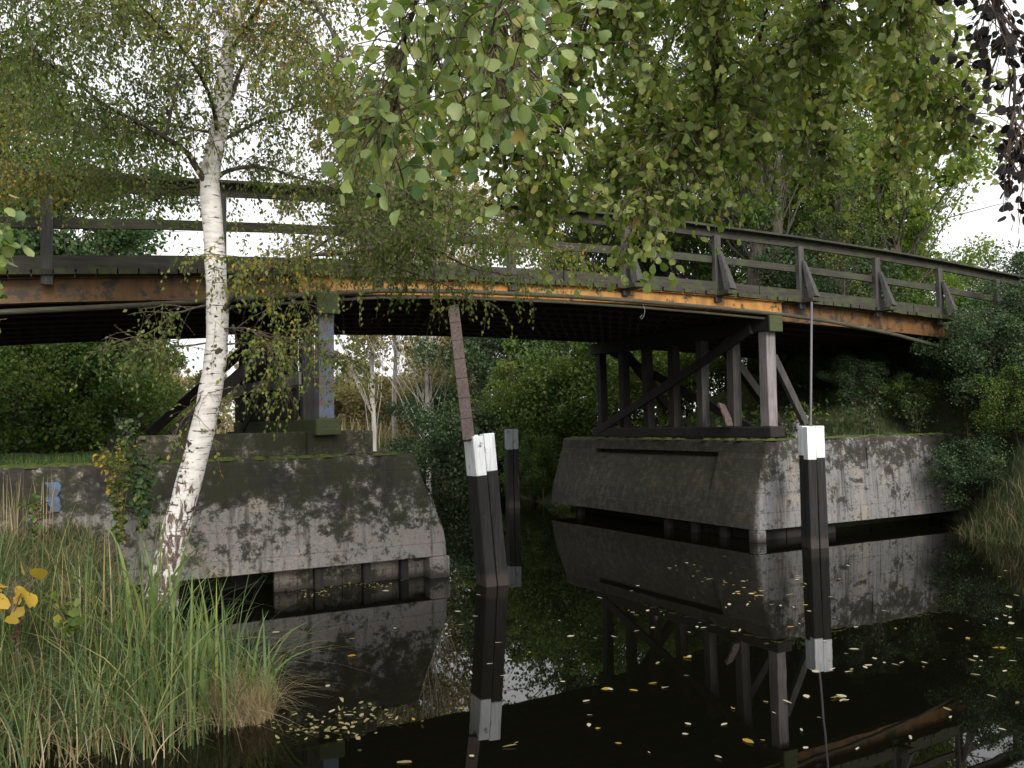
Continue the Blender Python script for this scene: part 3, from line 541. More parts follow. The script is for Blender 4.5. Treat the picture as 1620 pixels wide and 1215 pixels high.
limbs = [
 ([(338, 300), (312, 262, 7.9), (290, 232, 7.8), (235, 200, 7.6), (170, 165, 7.4), (110, 120, 7.2), (40, 80, 7)], .035),
 ([(262, 214, 7.7), (272, 170, 7.8), (286, 110, 8), (300, 40, 8.2), (310, -60, 8.3)], .018),
 ([(338, 285), (362, 272, 8.1), (420, 268, 8.2), (470, 285, 8.4), (540, 305, 8.6), (600, 330, 8.7)], .024),
 ([(347, 505), (372, 468, 7.9), (420, 428, 7.8), (480, 402, 7.7), (560, 396, 7.7), (640, 380, 7.8), (700, 360, 7.9), (760, 370, 8)], .026),
 ([(480, 402, 7.7), (520, 375, 7.9), (580, 340, 8.2), (640, 300, 8.4), (690, 290, 8.5)], .016),
 ([(352, 160), (366, 150), (382, 95, 8.2), (420, 55, 8.4), (470, 10, 8.6), (520, -50, 8.8)], .026),
 ([(345, 215), (330, 150, 7.6), (290, 80, 7.2), (230, 20, 6.8), (170, -40, 6.5)], .022),
 ([(342, 545), (400, 545, 8), (470, 543, 8.1), (520, 560, 8.2)], .010), ([(340, 545), (300, 548, 7.9), (255, 555, 7.8), (210, 580, 7.8)], .010),
 ([(425, 425, 7.8), (450, 465, 7.7), (490, 500, 7.7), (505, 560, 7.8)], .008), ([(345, 520), (395, 520, 7.6), (430, 560, 7.5), (445, 610, 7.5)], .009),
 ([(336, 610), (318, 628, 7.9), (300, 660, 7.8), (290, 668, 7.8)], .008), ([(338, 480), (290, 490, 7.8), (240, 520, 7.7), (190, 545, 7.6)], .011),
 ([(359, 90), (400, 20, 7.6), (450, -50, 7.3), (520, -90, 7.2)], .022), ([(370, 20), (340, -60, 8.4), (280, -130, 8.8), (200, -170, 9)], .022),
 ([(385, -80), (450, -160, 8), (540, -200, 8), (620, -190, 8)], .02), ([(340, 230), (400, 200, 8.6), (480, 170, 9.0), (560, 150, 9.3), (620, 170, 9.5)], .02),
 ([(395, -140), (340, -150, 7.6), (240, -120, 7.2), (140, -60, 7), (60, 0, 6.9), (0, 60, 6.8)], .024),
 ([(375, 0), (300, -20, 8.6), (200, 10, 9), (110, 40, 9.3), (30, 90, 9.4)], .02),
 ([(385, -60), (460, -40, 7.4), (520, 40, 7.1), (560, 120, 7), (590, 200, 7)], .02),
 ([(372, 40), (440, 40, 8.7), (510, 90, 9), (560, 190, 9.2), (590, 260, 9.2)], .016),
 ([(345, 210), (250, 190, 8.5), (150, 200, 8.8), (60, 170, 9), (-20, 180, 9)], .016),
 ([(600, 330, 8.7), (680, 325, 8.8), (780, 350, 9), (870, 395, 9.1)], .014),
 ([(580, 396, 7.7), (640, 430, 7.7), (700, 450, 7.8), (750, 480, 7.9)], .009),
 ([(640, 380, 7.8), (700, 400, 8), (760, 430, 8.1), (810, 440, 8.2)], .012),
 ([(338, 290), (280, 300, 8.6), (200, 290, 9), (120, 280, 9.2), (40, 290, 9.4)], .018)]
lg = MB(); tg_ = MB(); PL = []; AX = []; RN = []
for li, (lp, r0) in enumerate(limbs):
    P = smooth(A(lp), 16); P += np.cumsum(rng.normal(size=P.shape) * .006, 0); lg.tube(P, np.linspace(r0, .004, 16), 7)
    Ln = np.linalg.norm(np.diff(P, axis=0), axis=1).sum(); small = r0 < .0125
    nb = int(Ln * (13 if small else 19))
    for k in range(nb):
        f = rng.uniform(.10 if small else .18, 1); i = min(int(f * 15), 14); p = P[i] + (P[i + 1] - P[i]) * rng.random(); d = P[i + 1] - P[i]; d /= np.linalg.norm(d)
        sd2 = rng.normal(size=3); sd2[2] = abs(sd2[2]) * .4 - .1; Q = twig_path(p, d * .6 + sd2 * .9, rng.uniform(.25, .5) if small else rng.uniform(.4, .95), .06, 7); tg_.tube(Q, np.linspace(.0045, .0015, 7), 4, 0, False)
        for m_ in range(4 if small else 9):
            j = rng.integers(1, 7); Z = twig_path(Q[j], rng.normal(size=3) + [0, 0, -.5], rng.uniform(.15, .45), .35, 5); tg_.tube(Z, np.linspace(.002, .001, 5), 3, 0, False)
            q_, t_ = leaves_on(Z, .032, .018); PL.append(q_); AX.append(t_)
        q_, t_ = leaves_on(Q, .05, .025); PL.append(q_); AX.append(t_)
PL = np.concatenate(PL); AX = np.concatenate(AX)
dt_ = np.min(np.linalg.norm(PL[:, None, :] - resample(tp, 40)[None], axis=2), axis=1); kp = (dt_ > .33) | (rng.random(len(PL)) < .12); PL = PL[kp]; AX = AX[kp]   # hardly any leaves hug the trunk
clump = np.sin(PL[:, 0] * 2.3 + 1) + np.sin(PL[:, 1] * 2.9) + np.sin(PL[:, 2] * 3.1 + PL[:, 0] * 1.4)
RN = np.clip(rng.random(len(PL)) * .72 + .10 * clump + .0 + .10 * (PL[:, 0] > -2.1), 0, 1)
lg.build('limb', M['bark'], bx); tg_.build('twigs', M['twig'], bx)
link('foliage', leaf_mesh('foliage', PL, rng.uniform(.030, .048, len(PL)), 'birch', AX, .5, .2, RN), M['birch_leaf'], bx); print('birch leaves', len(PL))
# alder boughs reaching in overhead --------------------------------------------
def hanging_tree(name, label, cat, trunk, boughs, leafm, shape, lsz, step, dens, sub_len, seed_off=0, droop=.16, nfork=5, yrange=None, spread=.02):
    root = empty(name, trunk[0]); tag(root, label, cat)
    g = MB(); g.tube(smooth(trunk, 14), np.linspace(.2, .07, 14), 12); g.build('trunk', M['bark'], root)
    lb = MB(); tw = MB(); P_ = []; A_ = []
    for bw, r0 in boughs:
        P = smooth(bw, 20); P += np.cumsum(rng.normal(size=P.shape) * .006, 0); lb.tube(P, np.linspace(r0, .004, 20), 7)
        Ln = np.linalg.norm(np.diff(P, axis=0), axis=1).sum()
        for k in range(int(Ln * dens)):
            i = rng.integers(2, 19); p = P[i] + (P[i + 1 if i < 19 else i] - P[i]) * rng.random(); d = P[i] - P[i - 1]; d /= np.linalg.norm(d); s_ = rng.normal(size=3); s_[2] *= .5
            Q = twig_path(p, d * .7 + s_ * .8, rng.uniform(*sub_len), droop, 8, .13); tw.tube(Q, np.linspace(.005, .0018, 8), 4, 0, False)
            for m_ in range(nfork):
                j = rng.integers(1, 8); Z = twig_path(Q[j], rng.normal(size=3) + [0, 0, -.4], rng.uniform(.12, .32), .2, 5); tw.tube(Z, np.linspace(.0025, .0014, 5), 3, 0, False)
                q_, t_ = leaves_on(Z, step, spread); P_.append(q_); A_.append(t_)
            q_, t_ = leaves_on(Q, step * 1.4, spread); P_.append(q_); A_.append(t_)
    P_ = np.concatenate(P_); A_ = np.concatenate(A_); lb.build('bough', M['bark'], root); tw.build('twigs', M['twig'], root)
    link('foliage', leaf_mesh('foliage', P_, rng.uniform(*lsz, len(P_)), shape, A_, .35, .3), M[leafm], root); print(name, len(P_))
    return root
T_ = [(3.6, -.6, .4), (3.5, -.3, 3), (3.3, .3, 5.4), (3.1, 1.0, 7.2)]
def bough(*pts): return np.array([np.array(T_[2])] + [at(*p) for p in pts])
hanging_tree('alder_tree', 'leafy green alder whose boughs hang over the middle and right of the bridge', 'tree', T_, [
 (bough((1380, -160, 4.2), (1300, 20, 4.8), (1180, 120, 5.1), (1060, 190, 5.3), (960, 230, 5.4)), .03),
 (bough((1500, -200, 4), (1420, -20, 4.6), (1450, 90, 5.2), (1490, 140, 5.4), (1510, 190, 5.6)), .022),
 (bough((1300, -200, 4), (1120, -40, 4.6), (1130, 80, 4.8), (1120, 170, 5.0), (1060, 240, 5.0), (1020, 320, 4.9)), .025),
 (bough((1450, -200, 4.2), (1330, -40, 5.2), (1300, 80, 5.8), (1290, 150, 6.0), (1280, 230, 6.1)), .025),
 (bough((1200, -250, 4), (1000, -80, 4.6), (930, 40, 4.8), (900, 130, 4.9), (880, 210, 5.0)), .022),
 (bough((1500, -200, 5), (1440, 0, 6.0), (1400, 90, 6.4), (1420, 170, 6.5), (1400, 230, 6.6)), .022),
 (bough((1100, -250, 4), (900, -120, 4.8), (820, 40, 5.4), (800, 160, 5.6), (820, 250, 5.6), (840, 320, 5.6)), .022),
 (bough((1300, -250, 5), (1220, -60, 5.6), (1190, 80, 6.2), (1180, 150, 6.4), (1160, 230, 6.4)), .022),
 (bough((1100, -250, 5), (1010, -60, 5.6), (1010, 80, 6.2), (1020, 150, 6.4), (1000, 240, 6.2)), .022),
 (bough((1000, -250, 4.5), (880, -100, 5.0), (740, -20, 5.6), (720, 120, 5.8), (710, 230, 5.9)), .02),
 ], 'alder_leaf', 'alder', (.040, .064), .040, 14, (.22, .5), nfork=4, droop=.10)
T2 = [(.9, -1.6, .4), (.8, -1.3, 3), (.5, -.5, 4.6), (.3, .2, 5.2)]
def bough2(*pts): return np.array([np.array(T2[2])] + [at(*p) for p in pts])
hanging_tree('alder_tree', 'nearest alder spray with large pale round leaves hanging at the top centre', 'tree', T2, [
 (bough2((820, -500, 1.9), (790, -150, 2.6), (770, 0, 2.8), (755, 60, 2.85), (755, 150, 2.85)), .012),
 (bough2((760, -500, 1.9), (700, -150, 2.6), (680, 0, 2.8), (655, 90, 2.9), (640, 180, 2.9), (625, 230, 2.9)), .010),
 (bough2((720, -500, 1.9), (720, -150, 2.7), (700, -20, 3.0), (690, 80, 3.1), (720, 150, 3.1)), .010),
 (bough2((860, -500, 1.9), (850, -150, 2.9), (840, -20, 3.2), (830, 60, 3.3), (800, 150, 3.3)), .010)],
 'alder_near', 'alder', (.040, .062), .055, 7.5, (.10, .24), nfork=3)
T3 = [(4.4, 1.0, .4), (4.5, 1.1, 3), (4.4, 1.4, 5.0), (4.0, 1.8, 6.0)]
def bough3(*pts): return np.array([np.array(T3[2])] + [at(*p) for p in pts])
hanging_tree('silhouette_tree', 'dark branch in silhouette hanging down the right edge against the white sky', 'tree', T3, [
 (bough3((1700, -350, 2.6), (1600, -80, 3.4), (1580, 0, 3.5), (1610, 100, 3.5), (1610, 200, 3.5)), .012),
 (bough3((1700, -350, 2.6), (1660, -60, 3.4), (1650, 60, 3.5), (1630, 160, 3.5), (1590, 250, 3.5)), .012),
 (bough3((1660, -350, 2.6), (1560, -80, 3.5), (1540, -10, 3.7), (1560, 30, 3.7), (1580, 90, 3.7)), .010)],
 'silhouette_leaf', 'alder', (.032, .052), .05, 6.5, (.08, .22), nfork=2)
# trees and shrubs beyond and beside the bridge --------------------------------
def tree_parts(h, R, base, nclump, nleaf, lsz, leafm, trunk_r, shape='rhomb', squash=.8, stems=1, barkm='bark', limbf=.15, csz=.2, leanx=0, wild=.22):
    """returns (trunk mesh builder, leaf mesh) in local coordinates, trunk foot at the origin"""
    g = MB(); C = []
    ce = np.array([leanx, 0, base + (h - base) * .5]); ax = np.array([R, R, (h - base) * .5])
    tops = []; WL = []
    for s in range(stems):
        o = rng.normal(size=2) * (.25 * R if stems > 1 else .04 * R); P = wander((o[0] * .3, o[1] * .3, -.3), (o[0] + leanx * .8, o[1], h * (.86 if stems == 1 else .7)), 12, .05 * h / 12)
        g.tube(P, np.linspace(trunk_r, trunk_r * .15, 12), 9); tops.append(P)
    for k in range(nclump):
        d = rng.normal(size=3); d /= np.linalg.norm(d); rr_ = rng.random() ** .5
        if rng.random() < wild: rr_ = rng.uniform(1.0, 1.4); d[2] = abs(d[2]) * .8
        c = ce + d * ax * rr_ * (1 - .25 * max(d[2], 0)); c[2] = max(c[2], .15); C.append(c); WL.append(.6 if rr_ > 1 else 1.0)
        P = tops[k % stems]; i = int(np.clip((c[2] * .62 / h) * 12 + rng.integers(-1, 2), 1, 10)); Q = wander(P[i], c, 6, .02 * h / 6 + .04); g.tube(Q, np.linspace(trunk_r * limbf, .008, 6), 5, 0, False)
        for _ in range(2): g.tube(wander(Q[3], c + rng.normal(size=3) * R * csz, 4, .04), np.linspace(trunk_r * .1, .006, 4), 4, 0, False)
    C = np.array(C); idx = rng.integers(0, nclump, nleaf); s_ = csz * R * rng.uniform(.45, 1.35, nclump) * np.array(WL)
    dv = rng.normal(size=(nleaf, 3)); dv /= np.linalg.norm(dv, axis=1)[:, None]; dv *= (rng.random(nleaf) ** .45)[:, None] * s_[idx][:, None] * 1.5; dv[:, 2] *= squash
    P = C[idx] + dv; cr = rng.random(nclump) * .35
    return g, leaf_mesh('foliage', P, rng.uniform(*lsz, nleaf), shape, None, .25, .45, np.clip(rng.random(nleaf) * .65 + cr[idx], 0, 1))
PROTO = {}
def proto(kind, leafm, barkm='bark', **kw):
    g, lm = tree_parts(leafm=leafm, **kw); o = empty(kind, (0, 0, 0)); tr = g.build('trunk', M[barkm], o); fo = link('foliage', lm, M[leafm], o); tr.matrix_parent_inverse = Matrix(); fo.matrix_parent_inverse = Matrix(); PROTO[kind + leafm] = (o, [tr, fo], [False]); return kind + leafm
def put(key, x, y, s=1.0, rz=None, label='', cat='tree', group=None, sz=1.0, dz=0):
    o, ch, used = PROTO[key]
    if not used[0]: used[0] = True; r = o
    else:
        r = o.copy(); COL.objects.link(r)
        for c in ch: c2 = c.copy(); COL.objects.link(c2); c2.parent = r
    r.location = (x, y, float(height(x, y)) + dz); r.scale = (s, s, s * sz); r.rotation_euler = (0, 0, rng.random() * 6.28 if rz is None else rz); tag(r, label, cat, group)
    return r
# distances: X = (px-810)/1400*Y
k_dark = proto('broadleaf_tree', 'dark_leaf', h=11, R=3.6, base=2.0, nclump=70, nleaf=34000, lsz=(.09, .16), trunk_r=.22)
k_mid = proto('broadleaf_tree', 'mid_leaf', h=11, R=3.3, base=2.6, nclump=55, nleaf=22000, lsz=(.09, .16), trunk_r=.2)
k_tall = proto('tall_tree', 'mid_leaf', h=13.5, R=3.6, base=4.2, nclump=60, nleaf=26000, lsz=(.09, .16), trunk_r=.30, stems=2, limbf=.11)
k_lime = proto('broadleaf_tree', 'tree_lime', limbf=.16, h=10, R=3.0, base=2.5, nclump=60, nleaf=22000, lsz=(.09, .15), trunk_r=.18)
k_shrubd = proto('shrub', 'bluish_leaf', h=4.4, R=2.3, base=.2, nclump=60, nleaf=24000, lsz=(.06, .12), trunk_r=.06, stems=5, csz=.22)
k_shrubg = proto('shrub', 'mid_leaf', h=3.6, R=2.0, base=.1, nclump=55, nleaf=20000, lsz=(.06, .11), trunk_r=.05, stems=5, csz=.22)
k_shruby = proto('shrub', 'lime_leaf', h=3.4, R=1.9, base=.1, nclump=50, nleaf=16000, lsz=(.06, .11), trunk_r=.05, stems=5, csz=.22)
k_sap = proto('young_tree', 'birch_green', h=7, R=1.5, base=1.2, nclump=40, nleaf=9000, lsz=(.06, .1), trunk_r=.07)
k_open = proto('slender_birch', 'tan_leaf', 'pale_bark', h=13, R=2.2, base=3.0, nclump=60, nleaf=15000, lsz=(.08, .14), trunk_r=.085, csz=.2, limbf=.13)
k_thicket = proto('thicket', 'tan_leaf', h=3.6, R=2.6, base=.1, nclump=50, nleaf=13000, lsz=(.10, .18), trunk_r=.03, stems=7)
k_pale = proto('pale_birch', 'tan_leaf', 'pale_bark', h=9, R=1.4, base=2.0, nclump=36, nleaf=5200, lsz=(.12, .2), trunk_r=.10, limbf=.12)
def px(p, Y): return (p - 810) / F * Y
# label, key, pixel x, distance, scale
BG = [
 (k_dark, 10, 21, 1.0, 'dark green tree behind the railing at the far left edge'),
 (k_dark, -130, 24, 1.0, 'dark green tree just outside the left edge behind the railing'),
 (k_dark, 90, 27, .62, 'smaller dark tree behind the railing, second from the left edge'),
 (k_sap, 230, 24, .75, 'thin young tree with open crown behind the railing left of the birch trunk'),
 (k_lime, 1420, 27, 1.0, 'light green tree whose crown ends against the open sky at the right'),
 (k_tall, 1190, 25, 1.0, 'tall tree with dark forked trunk behind the railing right of centre'),
 (k_mid, 930, 31, .95, 'broad green tree behind the middle of the railing'),
 (k_mid, 1310, 30, 1.05, 'green tree filling the sky behind the right half of the railing'),
 (k_lime, 1425, 31, .92, 'second light green tree, right of and behind the first one at the right'),
 (k_lime, 1240, 33, 1.1, 'light green tree standing behind the tall forked tree'),
 (k_mid, 1110, 29, .95, 'green tree left of the tall forked tree behind the railing'),
 (k_dark, 1050, 33, .9, 'dark green tree behind the railing between the two middle trees'),
 (k_dark, 760, 44, .8, 'distant dark tree seen above the bridge centre'),
]
for key, p, Y, s, lab in BG: put(key, px(p, Y), Y, s, label=lab, group='tall trees beyond the bridge')
SH = [
 (k_shrubg, 40, 17.5, .85, 'mid green bush under the left end of the bridge at the frame edge'),
 (k_shrubg, 130, 19, .95, 'green bush under the bridge left of the birch'),
 (k_shruby, 215, 21.5, .8, 'yellow green bush under the bridge close to the birch trunk'),
 (k_shruby, 120, 24, 1.25, 'large yellow green bush further back under the left span'),
 (k_shrubg, -60, 22, 1.2, 'green bush beyond the left edge under the bridge'),
 (k_shrubd, 760, 27, 1.0, 'dense bluish green bush right behind the leaning dolphin'),
 (k_shruby, 850, 26, .95, 'yellow green bush on the bank behind the distant dolphin'),
 (k_shrubg, 910, 24.5, 1.05, 'green bush beside the far corner of the right abutment'),
 (k_shrubd, 830, 32, 1.3, 'tall bluish bush behind the yellow green bush in the central gap'),
 (k_shruby, 990, 24, .9, 'yellow green bush seen through the left posts of the right trestle'),
 (k_shrubg, 1080, 25, 1.0, 'green bush seen through the middle posts of the right trestle'),
 (k_shruby, 1150, 24, .85, 'bright bush seen through the last posts of the right trestle'),
 (k_shrubd, 1290, 24, .85, 'dark bush behind the right trestle under the right span'),
 (k_shrubg, 1390, 27, 1.0, 'green bush under the right span far behind the embankment'),
 (k_shrubd, 700, 38, .95, 'small bluish bush at the left rim of the central gap'),
]
for key, p, Y, s, lab in SH: put(key, px(p, Y), Y, s, label=lab, cat='bush', group='bushes beyond the bridge')
for i in range(30):
    Y = rng.uniform(52, 85); p = rng.uniform(470, 760) if i < 18 else rng.uniform(60, 460); put(k_pale, px(p, Y), Y, rng.uniform(.75, 1.15), label='slender pale birch in the distant wood seen under the bridge', group='pale birches of the distant wood')
for i in range(16):
    Y = rng.uniform(44, 60); p = [-300, -180, -60, 60, 180, 880, 960, 1060, 1160, 1260, 1360, 1460, 1560, 1660, 1760, 1850][i]
    put(k_dark if i % 2 else k_mid, px(p, Y), Y, rng.uniform(.72, .9), label='distant tree of the wood closing the view beyond the bridge', group='distant wood')
for p, Y, s, lab in ((585, 36, 1.3, 'slender pale birch standing alone in the gap beside the blue post'), (628, 40, 1.4, 'slender pale birch in the middle of the bright gap under the bridge'), (672, 34, 1.3, 'slender pale birch at the right rim of the bright gap')):
    put(k_open, px(p, Y), Y, s, label=lab, group='slender birches in the gap')
for p, Y, s, lab in ((560, 46, 1.0, 'tan thicket right of the blue post in the far meadow'), (640, 50, 1.2, 'tan thicket in the middle of the far meadow'), (470, 48, 1.2, 'tan thicket hidden partly by the left trestle'), (300, 44, 1.1, 'pale thicket seen between the bushes left of the birch'), (700, 46, 1.0, 'tan thicket touching the bluish bush in the central gap')):
    put(k_thicket, px(p, Y), Y, s, label=lab, cat='bush', group='tan thickets of the far meadow')
for key, p, Y, s, lab in ((k_dark, 60, 19, .72, 'dark tree close behind the railing post at the left edge'), (k_sap, 150, 20, .8, 'open young tree behind the railing between the left post and the birch'), (k_sap, 1340, 22, .7, 'young tree with thin trunk behind the right half of the railing')):
    put(key, px(p, Y), Y, s, label=lab)
# right embankment bushes
for key, x, y, s, lab in ((k_shrubd, 10.6, 17.3, .46, 'dark bush swallowing the right end of the railing'), (k_shrubd, 11.9, 19.6, .55, 'dark bush behind the right end of the railing'),
        (k_shrubd, 9.45, 17.15, .50, 'dark bush leaning over the end of the abutment below the railing end'), (k_shrubd, 8.62, 16.45, .36, 'small dark bush at the waterline beside the right abutment'),
        (k_shrubg, 8.1, 18.3, .30, 'low green bush on the slope under the right span, nearest the side pole'), (k_shrubd, 7.2, 18.6, .26, 'low dark bush on the slope behind the upright dolphin rod'),
        (k_shrubd, 8.6, 19.8, .36, 'dark bush deep under the right span'), (k_shrubg, 6.9, 20.2, .33, 'green bush on the slope behind the right trestle'), (k_shrubd, 9.3, 18.4, .30, 'dark bush where the slope meets the right end of the bridge'),
        (k_shruby, 1.1, 21.6, .42, 'yellow green bush hanging over the far corner of the right abutment'), (k_shrubg, .6, 23.4, .5, 'green bush at the waterline beyond the right abutment'),
        (k_shrubg, 9.2, 16.0, .40, 'low green bush hanging over the right end of the abutment'), (k_shrubd, 10.6, 15.3, .45, 'dark bush on the right bank at the frame edge')):
    put(key, x, y, s, label=lab, cat='bush', group='bushes on the right embankment')
def small_plant(name, c, n, R, h, lsz, leafm, label, shape='oval', group=None, cat='plant', stems=7, rt=.006):
    c = np.array(c, float); o = empty(name, c); tag(o, label, cat, group); g = MB(); P_ = []; A_ = []
    for i in range(stems):
        a = rng.normal(size=2) * R * .6; Q = smooth([c + (0, 0, -.05), c + (a[0] * .4, a[1] * .4, h * .5), c + (a[0], a[1], h * rng.uniform(.6, 1))], 7); g.tube(Q, np.linspace(rt, rt * .3, 7), 5, 0, False)
        for _ in range(3): Z = twig_path(Q[rng.integers(2, 7)], rng.normal(size=3), R * .6, .15, 4); g.tube(Z, rt * .3, 3, 0, False); P_.append(leaves_on(Z, .03, R * .08)[0])
        P_.append(leaves_on(Q, .03, R * .1)[0])
    P_ = np.concatenate(P_); P_ = P_[rng.integers(0, len(P_), n)] + rng.normal(size=(n, 3)) * R * .1
    g.build('stem', M['twig'], o); link('foliage', leaf_mesh('foliage', P_, rng.uniform(*lsz, n), shape, None, .3, .6), M[leafm], o); return o
def gz(x, y): return float(height(x, y))
for (t, w, n, R, h, mt, lab) in ((12.0, .25, 160, .25, .45, 'bluish_leaf', 'small leafy plant at the foot of the pale trestle post'), (14.3, .4, 260, .4, .8, 'bluish_leaf', 'low leafy plant in the shade under the right span'), (15.3, .15, 260, .4, .9, 'bluish_leaf', 'leafy plant beneath the sloping side pole'),
        (13.1, 1.0, 220, .4, .6, 'dark_leaf', 'dim plant behind the upright dolphin rod'), (16.2, -.3, 420, .5, 1.3, 'dark_leaf', 'dark leafy plant at the right end of the bridge beam'), (11.4, .2, 90, .15, .3, 'mid_leaf', 'tiny plant at the corner of the right abutment top')):
    p = W(t, w, 0); small_plant('plant', (p[0], p[1], max(gz(p[0], p[1]), 1.6)), n, R, h, (.04, .08), mt, lab)
g = MB(); p = W(12.3, .5, 1.7); g.beam(p, p + (.25, .1, .42), .2, .14, U, 0, 4, .03, .7); o = g.build('broken_timber', M['pale_post'], None, .01); tag(o, 'broken pale timber stump leaning on the ground right of the right trestle', 'timber')
small_plant('climbing_plant', at(190, 850, 9.6), 420, .16, 1.15, (.04, .07), 'lime_leaf', 'upright climbing plant with yellow green leaves against the left wall')
small_plant('climbing_plant', at(172, 770, 9.9), 60, .14, .45, (.05, .08), 'gold_leaf', 'golden leaves of the climber at the top of the left wall')
small_plant('elder_bush', at(226, 830, 9.7), 320, .22, .95, (.05, .09), 'dark_leaf', 'dark green elder bush between the climber and the birch trunk', cat='bush')
small_plant('elder_bush', at(200, 700, 10.6), 240, .22, .3, (.05, .08), 'bluish_leaf', 'dark leafy tuft on the wall top left of the plinth', cat='bush')
small_plant('vine', at(-45, 620, 4.0), 420, .17, 1.0, (.05, .085), 'alder_near', 'pale green vine leaves poking in at the left edge below the railing', 'alder', cat='vine', stems=10)
small_plant('weed', at(60, 860, 8.2), 110, .13, .5, (.04, .07), 'mid_leaf', 'leafy green weed in the grass below the left wall')
small_plant('weed', at(150, 930, 7.4), 90, .12, .45, (.03, .06), 'bluish_leaf', 'dull green weed in the grass left of the birch foot')
small_plant('weed', at(230, 1040, 6.9), 80, .12, .5, (.03, .055), 'lime_leaf', 'yellow green weed among the reeds in front of the birch')
small_plant('dock_plant', at(30, 1080, 6.2), 60, .12, .7, (.03, .05), 'bark_leaf', 'rusty brown dead dock stem in the reeds at the left edge', stems=4)
small_plant('yellow_plant', at(20, 960, 5.6), 14, .14, .22, (.07, .11), 'gold_leaf', 'few large yellow leaves above the grass at the left edge', 'alder')
small_plant('maple_sapling', at(112, 1000, 5.6), 40, .09, .2, (.05, .08), 'lime_leaf', 'small bright green sapling low in the grass at the left', 'alder')
# grass, reeds ------------------------------------------------------------------
def scatter(n, xr, yr, zmin, cond=None):
    X = rng.uniform(*xr, n * 2); Y = rng.uniform(*yr, n * 2); Z = height(X, Y); k = Z > zmin
    if cond is not None: k &= cond(X, Y)
    return np.stack([X, Y, Z - .02], 1)[k][:n]
B = scatter(26000, (-7.5, -1.6), (5.0, 11), -.15, lambda X, Y: ((X - B0[0]) * V[0] + (Y - B0[1]) * V[1] < -.35) & (Y < 1.75 * -X + 8)); N = len(B)
tag(link('bank_grass', blade_mesh('bank_grass', B, rng.uniform(.12, .42, N), rng.uniform(.003, .007, N), rng.uniform(.2, 1.1, N), rng.random(N) ** 1.35), M['grass']), 'tangled green and straw grass on the left bank around the birch', 'grass', kind='stuff')
def reed_clump(name, cx, cy, R, n, ln, wd, mat, label, cat='reeds', lean=(.1, 1.05), rnd=None):
    a = rng.random(n) * 6.283; r = R * rng.random(n) ** .5; b = np.stack([cx + r * np.cos(a), cy + r * np.sin(a), 0 * a], 1); b[:, 2] = np.maximum(height(b[:, 0], b[:, 1]), -.05) - .02
    l_ = rng.uniform(*ln, n)
    o = link(name, blade_mesh(name, b, l_, rng.uniform(*wd, n), rng.uniform(*lean, n) ** 1.2, np.clip(rng.normal(.38, .26, n), 0, 1) if rnd is None else rnd(n), 7), M[mat]); return tag(o, label, cat, kind='stuff')
reed_clump('reeds', -2.55, 6.25, .55, 300, (.7, 1.40), (.007, .014), 'reed', 'tall green reeds at the water edge in the left foreground')
reed_clump('reeds', -3.2, 6.0, .6, 260, (.6, 1.15), (.006, .012), 'reed', 'tangled green reeds at the lower left corner of the photo')
reed_clump('reeds', -2.35, 6.9, .35, 220, (.5, 1.0), (.006, .013), 'reed', 'reed blades arching out over the water beside the tan tussock')
reed_clump('reeds', -3.9, 6.1, .5, 300, (.5, 1.0), (.006, .011), 'reed', 'reeds at the lower left edge beside the water')
reed_clump('iris', -2.55, 6.5, .4, 42, (.9, 1.35), (.02, .034), 'iris_leaf', 'few broad bright sword leaves standing out of the reeds in front of the birch', 'iris', (.1, .6))
reed_clump('iris', -2.0, 6.75, .22, 34, (.6, 1.0), (.016, .026), 'iris_leaf', 'broad sword leaves arching over the water right of the reeds', 'iris', (.5, 1.3))
reed_clump('tussock', -1.98, 6.5, .20, 900, (.25, .55), (.002, .0045), 'straw', 'tan dry grass tussock at the water edge right of the reeds', 'grass', (.2, 1.2))
reed_clump('dry_stems', -5.3, 9.5, .35, 60, (.5, .95), (.006, .012), 'straw', 'brown dry stems standing by the wall at the left edge', 'grass', (.02, .2))
reed_clump('dead_reeds', -2.9, 6.1, .75, 260, (.25, .8), (.004, .009), 'straw', 'dead straw stems mixed among the foreground reeds at their foot', 'reeds', (.3, 1.5))
reed_clump('dead_reeds', -2.3, 6.6, .5, 160, (.3, .9), (.003, .007), 'straw', 'bent straw stems leaning from the reeds towards the water', 'reeds', (.5, 1.6))
B = scatter(9000, (-9, -3), (7, 13.5), 1.5, lambda X, Y: ((X - B0[0]) * V[0] + (Y - B0[1]) * V[1] > -.2) & ((X - B0[0]) * U[0] + (Y - B0[1]) * U[1] < .9)); N = len(B)
tag(link('wall_top_grass', blade_mesh('wall_top_grass', B, rng.uniform(.05, .16, N), rng.uniform(.004, .008, N), rng.uniform(.1, .8, N), rng.random(N), 3), M['green_grass']), 'short bright green grass on top of the left wall', 'grass', kind='stuff')
B = scatter(22000, (3.5, 13), (11.5, 22), .02, lambda X, Y: ((X - B0[0]) * V[0] + (Y - B0[1]) * V[1] < 4)); N = len(B)
tag(link('embankment_grass', blade_mesh('embankment_grass', B, rng.uniform(.1, .38, N), rng.uniform(.005, .010, N), rng.uniform(.2, .9, N), rng.random(N) ** 1.4, 3), M['shade_grass']), 'rough green grass on the right embankment and abutment top', 'grass', kind='stuff')
B = scatter(5000, (7.0, 11), (11.5, 16.5), -.24, lambda X, Y: height(X, Y) < .8); N = len(B)
tag(link('bank_reeds', blade_mesh('bank_reeds', B, rng.uniform(.18, .5, N), rng.uniform(.006, .011, N), rng.uniform(.2, .9, N), np.clip(rng.random(N) ** 1.2, 0, 1), 4), M['grass']), 'green and straw reeds along the water on the right bank', 'reeds', kind='stuff')
B = scatter(9000, (-6, 3), (21, 40), .0, lambda X, Y: height(X, Y) < 1.3); N = len(B)
